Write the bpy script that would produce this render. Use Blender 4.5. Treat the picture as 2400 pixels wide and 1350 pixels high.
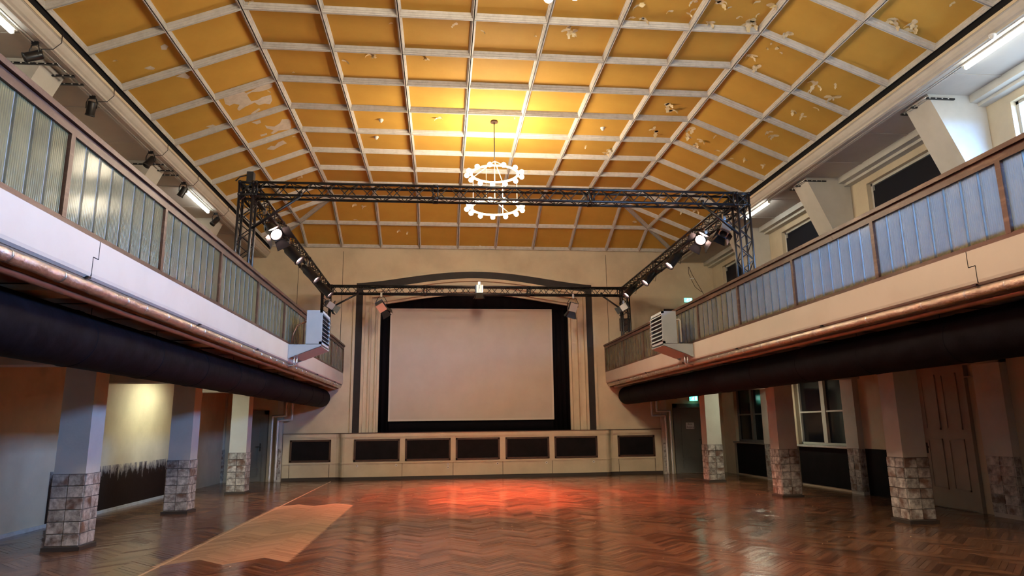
import bpy, math, random
from mathutils import Vector, Matrix, Quaternion
random.seed(7)
for o in list(bpy.data.objects): bpy.data.objects.remove(o)
SC = bpy.context.scene
COL = SC.collection

# ---------------------------------------------------------------- camera, world, exposure
CAM_H = 1.6
PITCH, YAW, ROLL, FPX = .2011, .1041, -.0131, 1586.55
fw = Vector((math.sin(YAW)*math.cos(PITCH), math.cos(YAW)*math.cos(PITCH), math.sin(PITCH)))
rt = Vector((math.cos(YAW), -math.sin(YAW), 0)); up = rt.cross(fw)
rt2 = rt*math.cos(ROLL)+up*math.sin(ROLL); up2 = up*math.cos(ROLL)-rt*math.sin(ROLL)
cd = bpy.data.cameras.new('camera'); cd.sensor_width = 36; cd.lens = FPX*36/2400; cd.clip_end = 200
cam = bpy.data.objects.new('camera', cd); COL.objects.link(cam)
cam.matrix_world = Matrix(((rt2.x, up2.x, -fw.x, 0), (rt2.y, up2.y, -fw.y, 0), (rt2.z, up2.z, -fw.z, CAM_H), (0, 0, 0, 1)))
SC.camera = cam
W = bpy.data.worlds.new('world'); SC.world = W; W.use_nodes = True
E_SKY = 85.        # daylight sky outside the windows
wn = W.node_tree.nodes; wl = W.node_tree.links
w_tc = wn.new('ShaderNodeTexCoord'); w_sp = wn.new('ShaderNodeSeparateXYZ'); wl.new(w_tc.outputs['Generated'], w_sp.inputs[0])
w_rp = wn.new('ShaderNodeValToRGB'); wl.new(w_sp.outputs[2], w_rp.inputs[0])
w_rp.color_ramp.elements[0].position = 0.0; w_rp.color_ramp.elements[0].color = (.06, .07, .08, 1)      # ground
w_rp.color_ramp.elements[1].position = .03; w_rp.color_ramp.elements[1].color = (.25, .50, 1.0, 1)       # sky
e_ = w_rp.color_ramp.elements.new(1.0); e_.color = (.18, .42, 1.0, 1)
wl.new(w_rp.outputs[0], wn['Background'].inputs[0]); wn['Background'].inputs[1].default_value = E_SKY
SC.view_settings.view_transform = 'Standard'; SC.view_settings.look = 'None'
SC.view_settings.gamma = 1; SC.view_settings.use_curve_mapping = False
SC.view_settings.exposure = 0.1
SC.cycles.use_denoising = True
SC.cycles.max_bounces = 6; SC.cycles.diffuse_bounces = 3; SC.cycles.glossy_bounces = 2
SC.cycles.use_adaptive_sampling = True; SC.cycles.adaptive_threshold = .12; SC.cycles.adaptive_min_samples = 16
SC.cycles.transmission_bounces = 3; SC.cycles.transparent_max_bounces = 6
SC.cycles.sample_clamp_indirect = 4; SC.cycles.caustics_reflective = False; SC.cycles.caustics_refractive = False
SC.cycles.use_light_tree = True
# light strengths (lamps carry them in their own builders)
E_RING = 345.      # watts per chandelier ring
E_TUBE = 16.       # emission of the fluorescent tubes
E_PAR = 7600.      # each stage lamp
E_AISLE = 46.      # lamp under a gallery

# ---------------------------------------------------------------- materials
MATS = {}
def nt(name):
    m = bpy.data.materials.new(name); m.use_nodes = True
    n = m.node_tree.nodes; l = m.node_tree.links
    return m, n, l, n['Principled BSDF']
def ramp(n, l, fac, stops):
    r = n.new('ShaderNodeValToRGB'); e = r.color_ramp.elements
    while len(e) < len(stops): e.new(.5)
    for i, (p, c) in enumerate(stops):
        e[i].position = p; e[i].color = (*c, 1) if len(c) == 3 else c
    l.new(fac, r.inputs[0]); return r.outputs[0]
def noise(n, l, scale, detail=4, rough=.55, vec=None, mapscale=None, coord='Object'):
    t = n.new('ShaderNodeTexCoord'); v = t.outputs[coord]
    if mapscale:
        mp = n.new('ShaderNodeMapping'); mp.inputs['Scale'].default_value = mapscale; l.new(v, mp.inputs[0]); v = mp.outputs[0]
    k = n.new('ShaderNodeTexNoise'); k.inputs['Scale'].default_value = scale; k.inputs['Detail'].default_value = detail
    k.inputs['Roughness'].default_value = rough; l.new(v, k.inputs['Vector']); return k.outputs['Fac']
def mixc(n, l, fac, a, b, mode='MIX'):
    x = n.new('ShaderNodeMix'); x.data_type = 'RGBA'; x.blend_type = mode
    for sock, v in ((x.inputs[0], fac), (x.inputs[6], a), (x.inputs[7], b)):
        if isinstance(v, (int, float)): sock.default_value = v
        elif isinstance(v, tuple): sock.default_value = (*v, 1)
        else: l.new(v, sock)
    return x.outputs[2]
def bump(n, l, h, strength, dist=.01):
    b = n.new('ShaderNodeBump'); b.inputs['Strength'].default_value = strength; b.inputs['Distance'].default_value = dist
    l.new(h, b.inputs['Height']); return b.outputs[0]
def pm(name, c1, rough=.6, c2=None, scale=4, lo=.35, hi=.7, metal=0, bmp=0, bscale=60, spec=.5, coat=0, mapscale=None, coord='Object', rvar=0):
    m, n, l, p = nt(name)
    p.inputs['Base Color'].default_value = (*c1, 1); p.inputs['Roughness'].default_value = rough
    p.inputs['Metallic'].default_value = metal; p.inputs['Specular IOR Level'].default_value = spec
    p.inputs['Coat Weight'].default_value = coat
    if c2:
        f = noise(n, l, scale, 5, .6, mapscale=mapscale, coord=coord)
        l.new(ramp(n, l, f, [(lo, c1), (hi, c2)]), p.inputs['Base Color'])
        if rvar:
            r = n.new('ShaderNodeMapRange'); l.new(f, r.inputs[0]); r.inputs[3].default_value = rough; r.inputs[4].default_value = rough+rvar
            l.new(r.outputs[0], p.inputs['Roughness'])
    if bmp:
        l.new(bump(n, l, noise(n, l, bscale, 3, .6), bmp), p.inputs['Normal'])
    MATS[name] = m; return m
def em(name, c, s, base=(.8, .8, .8)):
    m, n, l, p = nt(name)
    p.inputs['Base Color'].default_value = (*base, 1); p.inputs['Emission Color'].default_value = (*c, 1); p.inputs['Emission Strength'].default_value = s
    MATS[name] = m; return m

pm('wall', (.67, .565, .405), .75, (.49, .40, .28), .9, .38, .8, bmp=.15, bscale=30, spec=.3)
pm('wall_white', (.62, .59, .53), .75, (.50, .47, .41), 1.2, .35, .75, bmp=.15, bscale=30, spec=.3)
pm('fascia', (.54, .495, .43), .55, (.50, .455, .39), 1.5, .4, .7, spec=.4)
pm('stage_paint', (.64, .555, .40), .5, (.55, .47, .33), 2.2, .35, .75, spec=.4, bmp=.1, bscale=20)
pm('trim_white', (.60, .58, .55), .5, (.44, .42, .39), 7, .45, .8, spec=.4)
pm('cornice', (.56, .52, .46), .6, (.48, .44, .385), 2, .4, .7, spec=.3)
pm('yellow', (.56, .325, .062), .75, (.49, .275, .050), 1.1, .35, .7, spec=.2, bmp=.2, bscale=9)
pm('flake', (.72, .62, .44), .8, (.66, .52, .28), 9, .4, .6, spec=.2)
pm('plaster', (.60, .53, .44), .85, (.50, .44, .36), 9, .4, .7, spec=.2, bmp=.3, bscale=30)
pm('balcony_ceiling', (.50, .44, .38), .75, (.43, .375, .32), 1.0, .4, .7, spec=.3)
pm('black', (.012, .012, .014), .55, spec=.4)
pm('slot', (.006, .006, .008), .8, spec=.2)
pm('velvet', (.006, .005, .007), .95, spec=.1)
pm('black_metal', (.007, .007, .009), .34, spec=.5)
pm('rail_wood', (.068, .034, .022), .42, (.17, .105, .068), 14, .52, .74, spec=.5, mapscale=(1, .15, 1), bmp=.2, bscale=25)
pm('duct', (.004, .004, .0055), .65, (.008, .008, .011), 6, .4, .7, spec=.06, bmp=.35, bscale=12)
pm('copper_reflect_pipe', (.30, .16, .10), .35, (.22, .11, .07), 8, metal=.6, spec=.5)  # copper tone of hubs and hose; on the return pipes a painted reflection
pm('soffit', (.30, .20, .135), .7, (.22, .145, .10), .8, .4, .7, spec=.3)
pm('heater', (.46, .52, .56), .42, (.42, .48, .52), 3, spec=.5)
pm('heater_dark', (.03, .03, .034), .4, spec=.5)
pm('chrome', (.75, .76, .78), .25, metal=1)
pm('lamp_silver', (.62, .60, .55), .3, metal=.7)
pm('lamp_blue', (.05, .12, .28), .4)
pm('dark_brown', (.045, .022, .014), .45, (.075, .035, .02), 8, spec=.5)
pm('prosc_dark', (.020, .016, .017), .55, (.030, .024, .024), 3, spec=.25)
pm('screen', (.60, .53, .45), .8, (.54, .475, .40), 1.3, .35, .7, spec=.15)
pm('screen_hem', (.66, .60, .52), .8, spec=.15)
pm('door_paint', (.34, .29, .23), .5, (.28, .235, .185), 1.5, spec=.4)
pm('door_grey_and_shade', (.17, .165, .15), .5, (.14, .135, .125), 1.5, spec=.4)  # grey of the doors; on the far aisle window it paints shade
pm('pane_black', (.006, .007, .012), .12, spec=.5)
pm('blackout', (.008, .009, .016), .7, spec=.2)
pm('panel_black', (.005, .005, .006), .7, (.010, .008, .010), 3, spec=.12)
pm('paper', (.72, .72, .70), .8)
pm('ink', (.02, .02, .02), .8)
pm('plastic_white', (.75, .73, .68), .4)
pm('rust', (.10, .035, .015), .7)
pm('grout', (.16, .14, .12), .9, spec=.1)
pm('joint', (.03, .022, .018), .9, spec=.1)
pm('subfloor', (.05, .022, .012), .6, spec=.3)
pm('strip', (.55, .38, .23), .4)
pm('ring_paint', (.80, .72, .55), .4)
pm('skirting', (.05, .04, .035), .5, spec=.4)
em('bulb', (1, .86, .62), 26)
em('tube', (.93, 1, .96), E_TUBE)
em('lens', (1, .62, .52), 60)
em('exit_green', (.10, .80, .55), 2.2)
em('exit_white', (.75, 1, .92), 3.2)

def tile_mat():
    m, n, l, p = nt('tile')
    oi = n.new('ShaderNodeObjectInfo')
    t = n.new('ShaderNodeTexCoord'); ad = n.new('ShaderNodeVectorMath'); ad.operation = 'ADD'
    sc = n.new('ShaderNodeVectorMath'); sc.operation = 'SCALE'; sc.inputs[0].default_value = (37, 53, 71); l.new(oi.outputs['Random'], sc.inputs['Scale'])
    l.new(t.outputs['Object'], ad.inputs[0]); l.new(sc.outputs[0], ad.inputs[1])
    k = n.new('ShaderNodeTexNoise'); k.inputs['Scale'].default_value = 9; k.inputs['Detail'].default_value = 7; k.inputs['Roughness'].default_value = .68; l.new(ad.outputs[0], k.inputs['Vector'])
    k2 = n.new('ShaderNodeTexNoise'); k2.inputs['Scale'].default_value = 4; k2.inputs['Detail'].default_value = 5; l.new(ad.outputs[0], k2.inputs['Vector'])
    base = ramp(n, l, k.outputs['Fac'], [(.32, (.11, .095, .09)), (.46, (.33, .305, .285)), (.62, (.60, .565, .53))])
    rustf = ramp(n, l, k2.outputs['Fac'], [(.51, (0, 0, 0)), (.64, (.85, .85, .85))])
    c = mixc(n, l, rustf, base, (.13, .055, .03))
    v = n.new('ShaderNodeHueSaturation'); mr = n.new('ShaderNodeMapRange'); l.new(oi.outputs['Random'], mr.inputs[0]); mr.inputs[3].default_value = .78; mr.inputs[4].default_value = 1.15
    l.new(mr.outputs[0], v.inputs['Value']); l.new(c, v.inputs['Color']); l.new(v.outputs[0], p.inputs['Base Color'])
    p.inputs['Roughness'].default_value = .42
    l.new(bump(n, l, k.outputs['Fac'], .5, .006), p.inputs['Normal'])
    MATS['tile'] = m
tile_mat()

def foil_mat(name, metal, ca, cb):
    m, n, l, p = nt(name)
    p.inputs['Metallic'].default_value = metal; p.inputs['Roughness'].default_value = .27
    f = noise(n, l, 26, 6, .7)
    l.new(ramp(n, l, f, [(.3, ca), (.7, cb)]), p.inputs['Base Color'])
    w = n.new('ShaderNodeTexWave'); w.inputs['Scale'].default_value = .9; w.inputs['Distortion'].default_value = 3; w.bands_direction = 'Y'
    t = n.new('ShaderNodeTexCoord'); l.new(t.outputs['Object'], w.inputs[0])
    x = n.new('ShaderNodeMath'); x.operation = 'ADD'; l.new(f, x.inputs[0]); l.new(w.outputs['Fac'], x.inputs[1])
    l.new(bump(n, l, x.outputs[0], .8, .012), p.inputs['Normal'])
    MATS[name] = m
foil_mat('foil', .9, (.50, .42, .33), (.84, .77, .67))
foil_mat('foil_bright', .5, (.74, .71, .66), (.95, .93, .90))

def glass_mat():
    # ribbed wired cast glass: glossy front, milky body that passes light
    m, n, l, p = nt('cast_glass')
    out = n['Material Output']
    oi = n.new('ShaderNodeObjectInfo')
    f = noise(n, l, 5, 5, .6, mapscale=(1, 1, .5))
    col = ramp(n, l, f, [(.3, (.22, .19, .095)), (.7, (.39, .35, .18))])
    hv = n.new('ShaderNodeHueSaturation'); mr = n.new('ShaderNodeMapRange'); l.new(oi.outputs['Random'], mr.inputs[0]); mr.inputs[3].default_value = .82; mr.inputs[4].default_value = 1.1
    l.new(mr.outputs[0], hv.inputs['Value']); l.new(col, hv.inputs['Color'])
    l.new(hv.outputs[0], p.inputs['Base Color'])
    p.inputs['Roughness'].default_value = .14; p.inputs['Specular IOR Level'].default_value = .9
    p.inputs['Specular Tint'].default_value = (1, .92, .68, 1); p.inputs['Coat Weight'].default_value = .25; p.inputs['Coat Roughness'].default_value = .12
    w = n.new('ShaderNodeTexWave'); w.bands_direction = 'Y'; w.inputs['Scale'].default_value = 12; w.inputs['Distortion'].default_value = .4
    t = n.new('ShaderNodeTexCoord'); l.new(t.outputs['Object'], w.inputs[0])
    x = n.new('ShaderNodeMath'); x.operation = 'MULTIPLY_ADD'; l.new(noise(n, l, 30, 3, .6, mapscale=(1, 1, .35)), x.inputs[0]); x.inputs[1].default_value = .9; l.new(w.outputs['Fac'], x.inputs[2])
    nm = bump(n, l, x.outputs[0], .9, .006); l.new(nm, p.inputs['Normal'])
    tr = n.new('ShaderNodeBsdfTranslucent'); tr.inputs[0].default_value = (.34, .37, .37, 1); l.new(nm, tr.inputs['Normal'])
    tp = n.new('ShaderNodeBsdfTransparent'); tp.inputs[0].default_value = (.75, .80, .78, 1)
    m1 = n.new('ShaderNodeMixShader'); m1.inputs[0].default_value = .38; l.new(tr.outputs[0], m1.inputs[1]); l.new(tp.outputs[0], m1.inputs[2])
    ms = n.new('ShaderNodeMixShader'); ms.inputs[0].default_value = .5; l.new(p.outputs[0], ms.inputs[1]); l.new(m1.outputs[0], ms.inputs[2])
    l.new(ms.outputs[0], out.inputs[0]); MATS['cast_glass'] = m
glass_mat()

def seal_mat():
    m, n, l, p = nt('seal'); p.inputs['Base Color'].default_value = (.05, .055, .055, 1); p.inputs['Roughness'].default_value = .2
    tr = n.new('ShaderNodeBsdfTranslucent'); tr.inputs[0].default_value = (.94, .97, 1, 1)
    x = n.new('ShaderNodeMixShader'); x.inputs[0].default_value = .92; l.new(p.outputs[0], x.inputs[1]); l.new(tr.outputs[0], x.inputs[2]); l.new(x.outputs[0], n['Material Output'].inputs[0]); MATS['seal'] = m
seal_mat()

def wood_mat(name, dark, light, obj_random, rough=.16, spec=.5, coat=.35):
    m, n, l, p = nt(name)
    uv = n.new('ShaderNodeUVMap'); mp = n.new('ShaderNodeMapping'); mp.inputs['Scale'].default_value = (1.5, 22, 1); l.new(uv.outputs[0], mp.inputs[0])
    if obj_random: rnd = n.new('ShaderNodeObjectInfo').outputs['Random']
    else: rnd = n.new('ShaderNodeNewGeometry').outputs['Random Per Island']
    cb = n.new('ShaderNodeCombineXYZ'); mu = n.new('ShaderNodeMath'); mu.operation = 'MULTIPLY'; mu.inputs[1].default_value = 91; l.new(rnd, mu.inputs[0]); l.new(mu.outputs[0], cb.inputs[2])
    ad = n.new('ShaderNodeVectorMath'); ad.operation = 'ADD'; l.new(mp.outputs[0], ad.inputs[0]); l.new(cb.outputs[0], ad.inputs[1])
    k = n.new('ShaderNodeTexNoise'); k.inputs['Scale'].default_value = 4; k.inputs['Detail'].default_value = 5; l.new(ad.outputs[0], k.inputs['Vector'])
    mr = n.new('ShaderNodeMath'); mr.operation = 'MULTIPLY_ADD'; l.new(rnd, mr.inputs[0]); mr.inputs[1].default_value = .75
    m2 = n.new('ShaderNodeMath'); m2.operation = 'MULTIPLY'; m2.inputs[1].default_value = .35; l.new(k.outputs['Fac'], m2.inputs[0]); l.new(m2.outputs[0], mr.inputs[2])
    c = ramp(n, l, mr.outputs[0], [(.15, dark), (.85, light)])
    t = n.new('ShaderNodeNewGeometry'); wn = n.new('ShaderNodeTexNoise'); wn.inputs['Scale'].default_value = .5; wn.inputs['Detail'].default_value = 6; wn.inputs['Roughness'].default_value = .65; l.new(t.outputs['Position'], wn.inputs['Vector'])
    wear = ramp(n, l, wn.outputs['Fac'], [(.35, (.85, .85, .85)), (.68, (1.15, 1.12, 1.08))])
    c = mixc(n, l, 1.0, c, wear, 'MULTIPLY'); l.new(c, p.inputs['Base Color'])
    r = n.new('ShaderNodeMapRange'); l.new(wn.outputs['Fac'], r.inputs[0]); r.inputs[1].default_value = .3; r.inputs[2].default_value = .7
    r.inputs[3].default_value = rough; r.inputs[4].default_value = rough+.1; l.new(r.outputs[0], p.inputs['Roughness'])
    p.inputs['Specular IOR Level'].default_value = spec; p.inputs['Coat Weight'].default_value = coat; p.inputs['Coat Roughness'].default_value = rough
    wv = n.new('ShaderNodeTexNoise'); wv.inputs['Scale'].default_value = 6; wv.inputs['Detail'].default_value = 2; l.new(t.outputs['Position'], wv.inputs['Vector'])
    l.new(bump(n, l, wv.outputs['Fac'], .02, .02), p.inputs['Normal'])
    MATS[name] = m
wood_mat('oak', (.066, .029, .016), (.225, .112, .058), False)
wood_mat('oak_piece', (.066, .029, .016), (.225, .112, .058), True)
wood_mat('oak_raw', (.29, .19, .115), (.43, .30, .195), False, .38, .35, .05)
wood_mat('oak_raw_piece', (.29, .19, .115), (.43, .30, .195), True, .38, .35, .05)

def adhesive_mat():
    # tar-brown glue coat on a wall with a ragged scraped upper edge
    m, n, l, p = nt('adhesive')
    t = n.new('ShaderNodeTexCoord'); sp = n.new('ShaderNodeSeparateXYZ'); l.new(t.outputs['Object'], sp.inputs[0])
    f1 = noise(n, l, 3.2, 6, .7, mapscale=(1, 2.2, .6)); f2 = noise(n, l, 14, 6, .75, mapscale=(1, 1.5, .7))
    a = n.new('ShaderNodeMath'); a.operation = 'MULTIPLY_ADD'; l.new(f1, a.inputs[0]); a.inputs[1].default_value = -.95; l.new(sp.outputs[2], a.inputs[2])
    b = n.new('ShaderNodeMath'); b.operation = 'MULTIPLY_ADD'; l.new(f2, b.inputs[0]); b.inputs[1].default_value = -.42; l.new(a.outputs[0], b.inputs[2])
    c = ramp(n, l, b.outputs[0], [(.0, (.022, .010, .007)), (.04, (.026, .013, .010)), (.08, (.16, .135, .135)), (.20, (.34, .29, .25)), (.26, (.575, .485, .355))])
    l.new(c, p.inputs['Base Color']); p.inputs['Roughness'].default_value = .75; p.inputs['Specular IOR Level'].default_value = .15
    l.new(bump(n, l, f2, .6, .01), p.inputs['Normal']); MATS['adhesive'] = m
adhesive_mat()

# ---------------------------------------------------------------- mesh helpers
class MB:
    def __init__(s): s.v = []; s.f = []; s.s = []; s.uv = None; s.M = None
    def add(s, vs, fs, smooth=False):
        b = len(s.v)
        s.v += [tuple(s.M @ Vector(v)) for v in vs] if s.M else [tuple(v) for v in vs]
        s.f += [tuple(i+b for i in f) for f in fs]; s.s += [smooth]*len(fs); return s
    def box(s, x0, x1, y0, y1, z0, z1):
        x0, x1 = min(x0, x1), max(x0, x1)
        return s.add([(x0, y0, z0), (x1, y0, z0), (x1, y1, z0), (x0, y1, z0), (x0, y0, z1), (x1, y0, z1), (x1, y1, z1), (x0, y1, z1)],
                     [(0, 3, 2, 1), (4, 5, 6, 7), (0, 1, 5, 4), (1, 2, 6, 5), (2, 3, 7, 6), (3, 0, 4, 7)])
    def bar(s, a, b, w, h, upv=(0, 0, 1)):
        a, b = Vector(a), Vector(b); d = (b-a).normalized(); u = Vector(upv)
        if abs(d.dot(u)) > .98: u = Vector((1, 0, 0))
        x = d.cross(u).normalized()*w/2; y = x.cross(d).normalized()*h/2
        vs = [p+i*x+j*y for p in (a, b) for i, j in ((-1, -1), (1, -1), (1, 1), (-1, 1))]
        return s.add(vs, [(0, 1, 2, 3), (7, 6, 5, 4), (0, 4, 5, 1), (1, 5, 6, 2), (2, 6, 7, 3), (3, 7, 4, 0)])
    def cyl(s, a, b, r, r2=None, n=10, cap=True, smooth=True):
        a, b = Vector(a), Vector(b); r2 = r if r2 is None else r2
        d = (b-a).normalized(); u = Vector((0, 0, 1)) if abs(d.z) < .9 else Vector((1, 0, 0))
        x = d.cross(u).normalized(); y = x.cross(d)
        vs = []
        for p, q in ((a, r), (b, r2)):
            for i in range(n):
                t = 2*math.pi*i/n; vs.append(p+(x*math.cos(t)+y*math.sin(t))*q)
        s.add(vs, [(i, (i+1) % n, n+(i+1) % n, n+i) for i in range(n)], smooth)
        if cap: s.f += [tuple(len(s.v)-2*n+i for i in reversed(range(n))), tuple(len(s.v)-n+i for i in range(n))]; s.s += [False, False]
        return s
    def tube(s, pts, r, n=8, smooth=True, closed=False):
        P = [Vector(p) for p in pts]; N = len(P); rings = []; prev = None
        for i, p in enumerate(P):
            if closed: d = P[(i+1) % N]-P[i-1]
            else: d = P[min(i+1, N-1)]-P[max(i-1, 0)]
            d.normalize()
            if prev is None: u = Vector((0, 0, 1)) if abs(d.z) < .9 else Vector((1, 0, 0)); x = d.cross(u).normalized()
            else: x = (prev-d*prev.dot(d)).normalized()
            prev = x; y = x.cross(d); rings.append([p+(x*math.cos(2*math.pi*k/n)+y*math.sin(2*math.pi*k/n))*r for k in range(n)])
        vs = [q for R in rings for q in R]; fs = []
        for i in range(N if closed else N-1):
            j = (i+1) % N
            for k in range(n): fs.append((i*n+k, i*n+(k+1) % n, j*n+(k+1) % n, j*n+k))
        if not closed: fs += [tuple(reversed(range(n))), tuple((N-1)*n+k for k in range(n))]
        return s.add(vs, fs, smooth)
    def prism(s, poly, axis, a, b):
        # poly in the plane across axis: X -> (y,z), Y -> (x,z), Z -> (x,y)
        f = {'X': lambda p, t: (t, p[0], p[1]), 'Y': lambda p, t: (p[0], t, p[1]), 'Z': lambda p, t: (p[0], p[1], t)}[axis]
        n = len(poly)
        return s.add([f(p, a) for p in poly]+[f(p, b) for p in poly],
                     [tuple(range(n)), tuple(reversed(range(n, 2*n)))]+[(i, n+i, n+(i+1) % n, (i+1) % n) for i in range(n)])
    def lathe(s, prof, n=16, M=None):
        # prof: list of (r, z) along local Z
        vs = [(r*math.cos(2*math.pi*k/n), r*math.sin(2*math.pi*k/n), z) for r, z in prof for k in range(n)]
        if M: vs = [M @ Vector(v) for v in vs]
        return s.add(vs, [(i*n+k, i*n+(k+1) % n, (i+1)*n+(k+1) % n, (i+1)*n+k) for i in range(len(prof)-1) for k in range(n)], True)
    def sphere(s, c, r, n=12, m=8):
        vs = []; fs = []
        for i in range(m+1):
            t = math.pi*i/m
            for k in range(n): vs.append((c[0]+r*math.sin(t)*math.cos(2*math.pi*k/n), c[1]+r*math.sin(t)*math.sin(2*math.pi*k/n), c[2]+r*math.cos(t)))
        for i in range(m):
            for k in range(n): fs.append((i*n+k, (i+1)*n+k, (i+1)*n+(k+1) % n, i*n+(k+1) % n))
        return s.add(vs, fs, True)
    def mesh(s, name, off=(0, 0, 0)):
        me = bpy.data.meshes.new(name); o = Vector(off)
        me.from_pydata([tuple(Vector(v)-o) for v in s.v], [], s.f)
        me.polygons.foreach_set('use_smooth', s.s)
        if s.uv:
            l = me.uv_layers.new(name='UVMap'); flat = []
            for p in me.polygons:
                for vi in p.vertices: flat += s.uv[vi]
            l.data.foreach_set('uv', flat)
        me.validate(); me.update(); return me

def base_of(o):
    while o and o.parent: o = o.parent
    return o.location if o else Vector((0, 0, 0))
def put(name, me, mat, parent=None, loc=(0, 0, 0)):
    o = bpy.data.objects.new(name, me); COL.objects.link(o)
    if mat and not me.materials: me.materials.append(MATS[mat])
    if parent: o.parent = parent
    o.location = loc; return o
def part(name, mb, mat, parent): return put(name, mb.mesh(name, base_of(parent)), mat, parent)
def tag(o, label, cat, group=None, kind=None):
    if label: o['label'] = label
    if cat: o['category'] = cat
    if group: o['group'] = group
    if kind: o['kind'] = kind
    return o
def thing(name, label, cat, loc, group=None):
    o = bpy.data.objects.new(name, None); o.empty_display_size = .1; COL.objects.link(o); o.location = loc
    return tag(o, label, cat, group)
def struct(name, mb, mat, label=None):
    o = put(name, mb.mesh(name), mat); return tag(o, label, None, None, 'structure')
def light(name, kind, loc, energy, color, parent=None, **kw):
    d = bpy.data.lights.new(name, kind); d.energy = energy; d.color = color
    rot = kw.pop('dir', None)
    for k, v in kw.items(): setattr(d, k, v)
    o = bpy.data.objects.new(name, d); COL.objects.link(o); o.location = loc
    if rot is not None: o.rotation_mode = 'QUATERNION'; o.rotation_quaternion = Vector((0, 0, -1)).rotation_difference(Vector(rot))
    if parent: o.parent = parent; o.location = Vector(loc)-base_of(parent)
    return o

# ---------------------------------------------------------------- dimensions of the hall (metres)
XC = 1.1435; WX = 1.2871; HC = 8.4624; Y0 = 20.1045; RS = 1.1979
HW = 3.5*WX; DS = 2.329; ES = .949; DH = 2.25
YW = 22.42                      # stage wall
XE = HW+DS                      # half width to the coffer edge
XB = 4.32                       # half width between the galleries
XWL, XWR = -6.75, 9.45          # aisle walls
YR = -3.9                       # rear wall
ZB0, ZB1 = 2.96, 3.33           # gallery fascia
ZS = 2.90; ZS2 = 2.55           # soffit and cross beams under the galleries
ZCB = 7.17                      # ceiling above the galleries

# ================================================================ SETTING
# ---- floor: sub-floor, herringbone planks
floor = struct('floor', MB().box(-7.6, 9.9, YR-.3, 24.8, -.2, -.014), 'subfloor', 'dark sub-floor under the herringbone parquet')
PW, NL = .07, 8; PL = PW*NL
c45 = math.sqrt(.5)
def plank_list():
    out = []
    X0p, Y0p = -1.83, 9.0
    for m_ in range(-40, 40):
        for i in range(-420, 420):
            for v in (0, 1):
                if v == 0: cx, cy = (i+2*NL*m_)+NL/2, i+.5
                else: cx, cy = (i+2*NL*m_)+NL+.5, i+1-NL/2
                cx *= PW; cy *= PW
                x = (cx-cy)*c45+X0p; y = (cx+cy)*c45+Y0p
                if -7.0 < x < 9.7 and 5.6 < y < 22.7: out.append((x, y, v))
    return out
planks = plank_list()
def raw_zone(p): return -3.37 < p[0] < -1.83 and 9.0 < p[1]-(.19 if p[2] == 0 else .19) < 15.3
def plank_geo(mb, x, y, v, rnd):
    a = math.pi/4 if v == 0 else 3*math.pi/4
    ux, uy = math.cos(a), math.sin(a); hx, hw_ = PL/2-.0009, PW/2-.0009
    t1, t2 = (rnd.uniform(-1, 1)*.0011, rnd.uniform(-1, 1)*.0006); vs = []; uv = []
    for zt, g in ((-.013, 0), (-.0003, 0), (0, .0016)):
        for sx, sy in ((-1, -1), (1, -1), (1, 1), (-1, 1)):
            lx, ly = sx*(hx-g), sy*(hw_-g)
            vs.append((x+ux*lx-uy*ly, y+uy*lx+ux*ly, zt+(t1*sy+t2*sx if zt > -.01 else 0))); uv.append((lx, ly))
    fs = [(8, 9, 10, 11)]
    for k in range(4):
        j = (k+1) % 4; fs += [(k, j, 4+j, 4+k), (4+k, 4+j, 8+j, 8+k)]
    if mb.uv is None: mb.uv = []
    mb.add(vs, fs); mb.uv += uv
rnd = random.Random(3)
def in_view(p):
    v = Vector((p[0], p[1], -CAM_H)); z = v.dot(fw)
    if z < 1: return False
    return abs(v.dot(rt2)/z*FPX) < 1210 and abs(v.dot(up2)/z*FPX) < 690
seen = sorted([p for p in planks if in_view(p)], key=lambda p: p[0]**2+p[1]**2)[:300]
near = set(seen)
proto = {}
for v in (0, 1):
    for q in range(3):
        for rw in (0, 1):
            mb = MB(); plank_geo(mb, 0, 0, v, rnd); proto[v, q, rw] = mb.mesh('plank')
            proto[v, q, rw].materials.append(MATS['oak_raw_piece' if rw else 'oak_piece'])
for p in seen:
    rw = 1 if raw_zone(p) else 0
    put('plank', proto[p[2], rnd.randrange(3), rw], None, floor, (p[0], p[1], 0))
rest, raw = MB(), MB()
for p in planks:
    if p in near: continue
    plank_geo(raw if raw_zone(p) else rest, *p, rnd)
tag(part('parquet_planks', rest, 'oak', floor), 'dark varnished herringbone planks further back', None, kind='stuff')
tag(part('bare_parquet_planks', raw, 'oak_raw', floor), 'paler unvarnished herringbone planks', None, kind='stuff')
part('floor_strip', MB().box(-3.385, -3.355, 5.6, 21.95, -.01, .0035), 'strip', floor)
ch = MB()
for _ in range(150):
    x, y, r = rnd.uniform(-2.5, 7.5), rnd.uniform(8.3, 21), rnd.uniform(.006, .016)
    a = rnd.uniform(0, 6.28); ch.add([(x+r*math.cos(a+k*1.6), y+r*math.sin(a+k*1.6), .003+.004*(k % 2)) for k in range(4)], [(0, 1, 2, 3)])
tag(part('paint_chips', ch, 'flake', floor), 'small white paint chips fallen on the parquet', None, kind='stuff')

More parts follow.
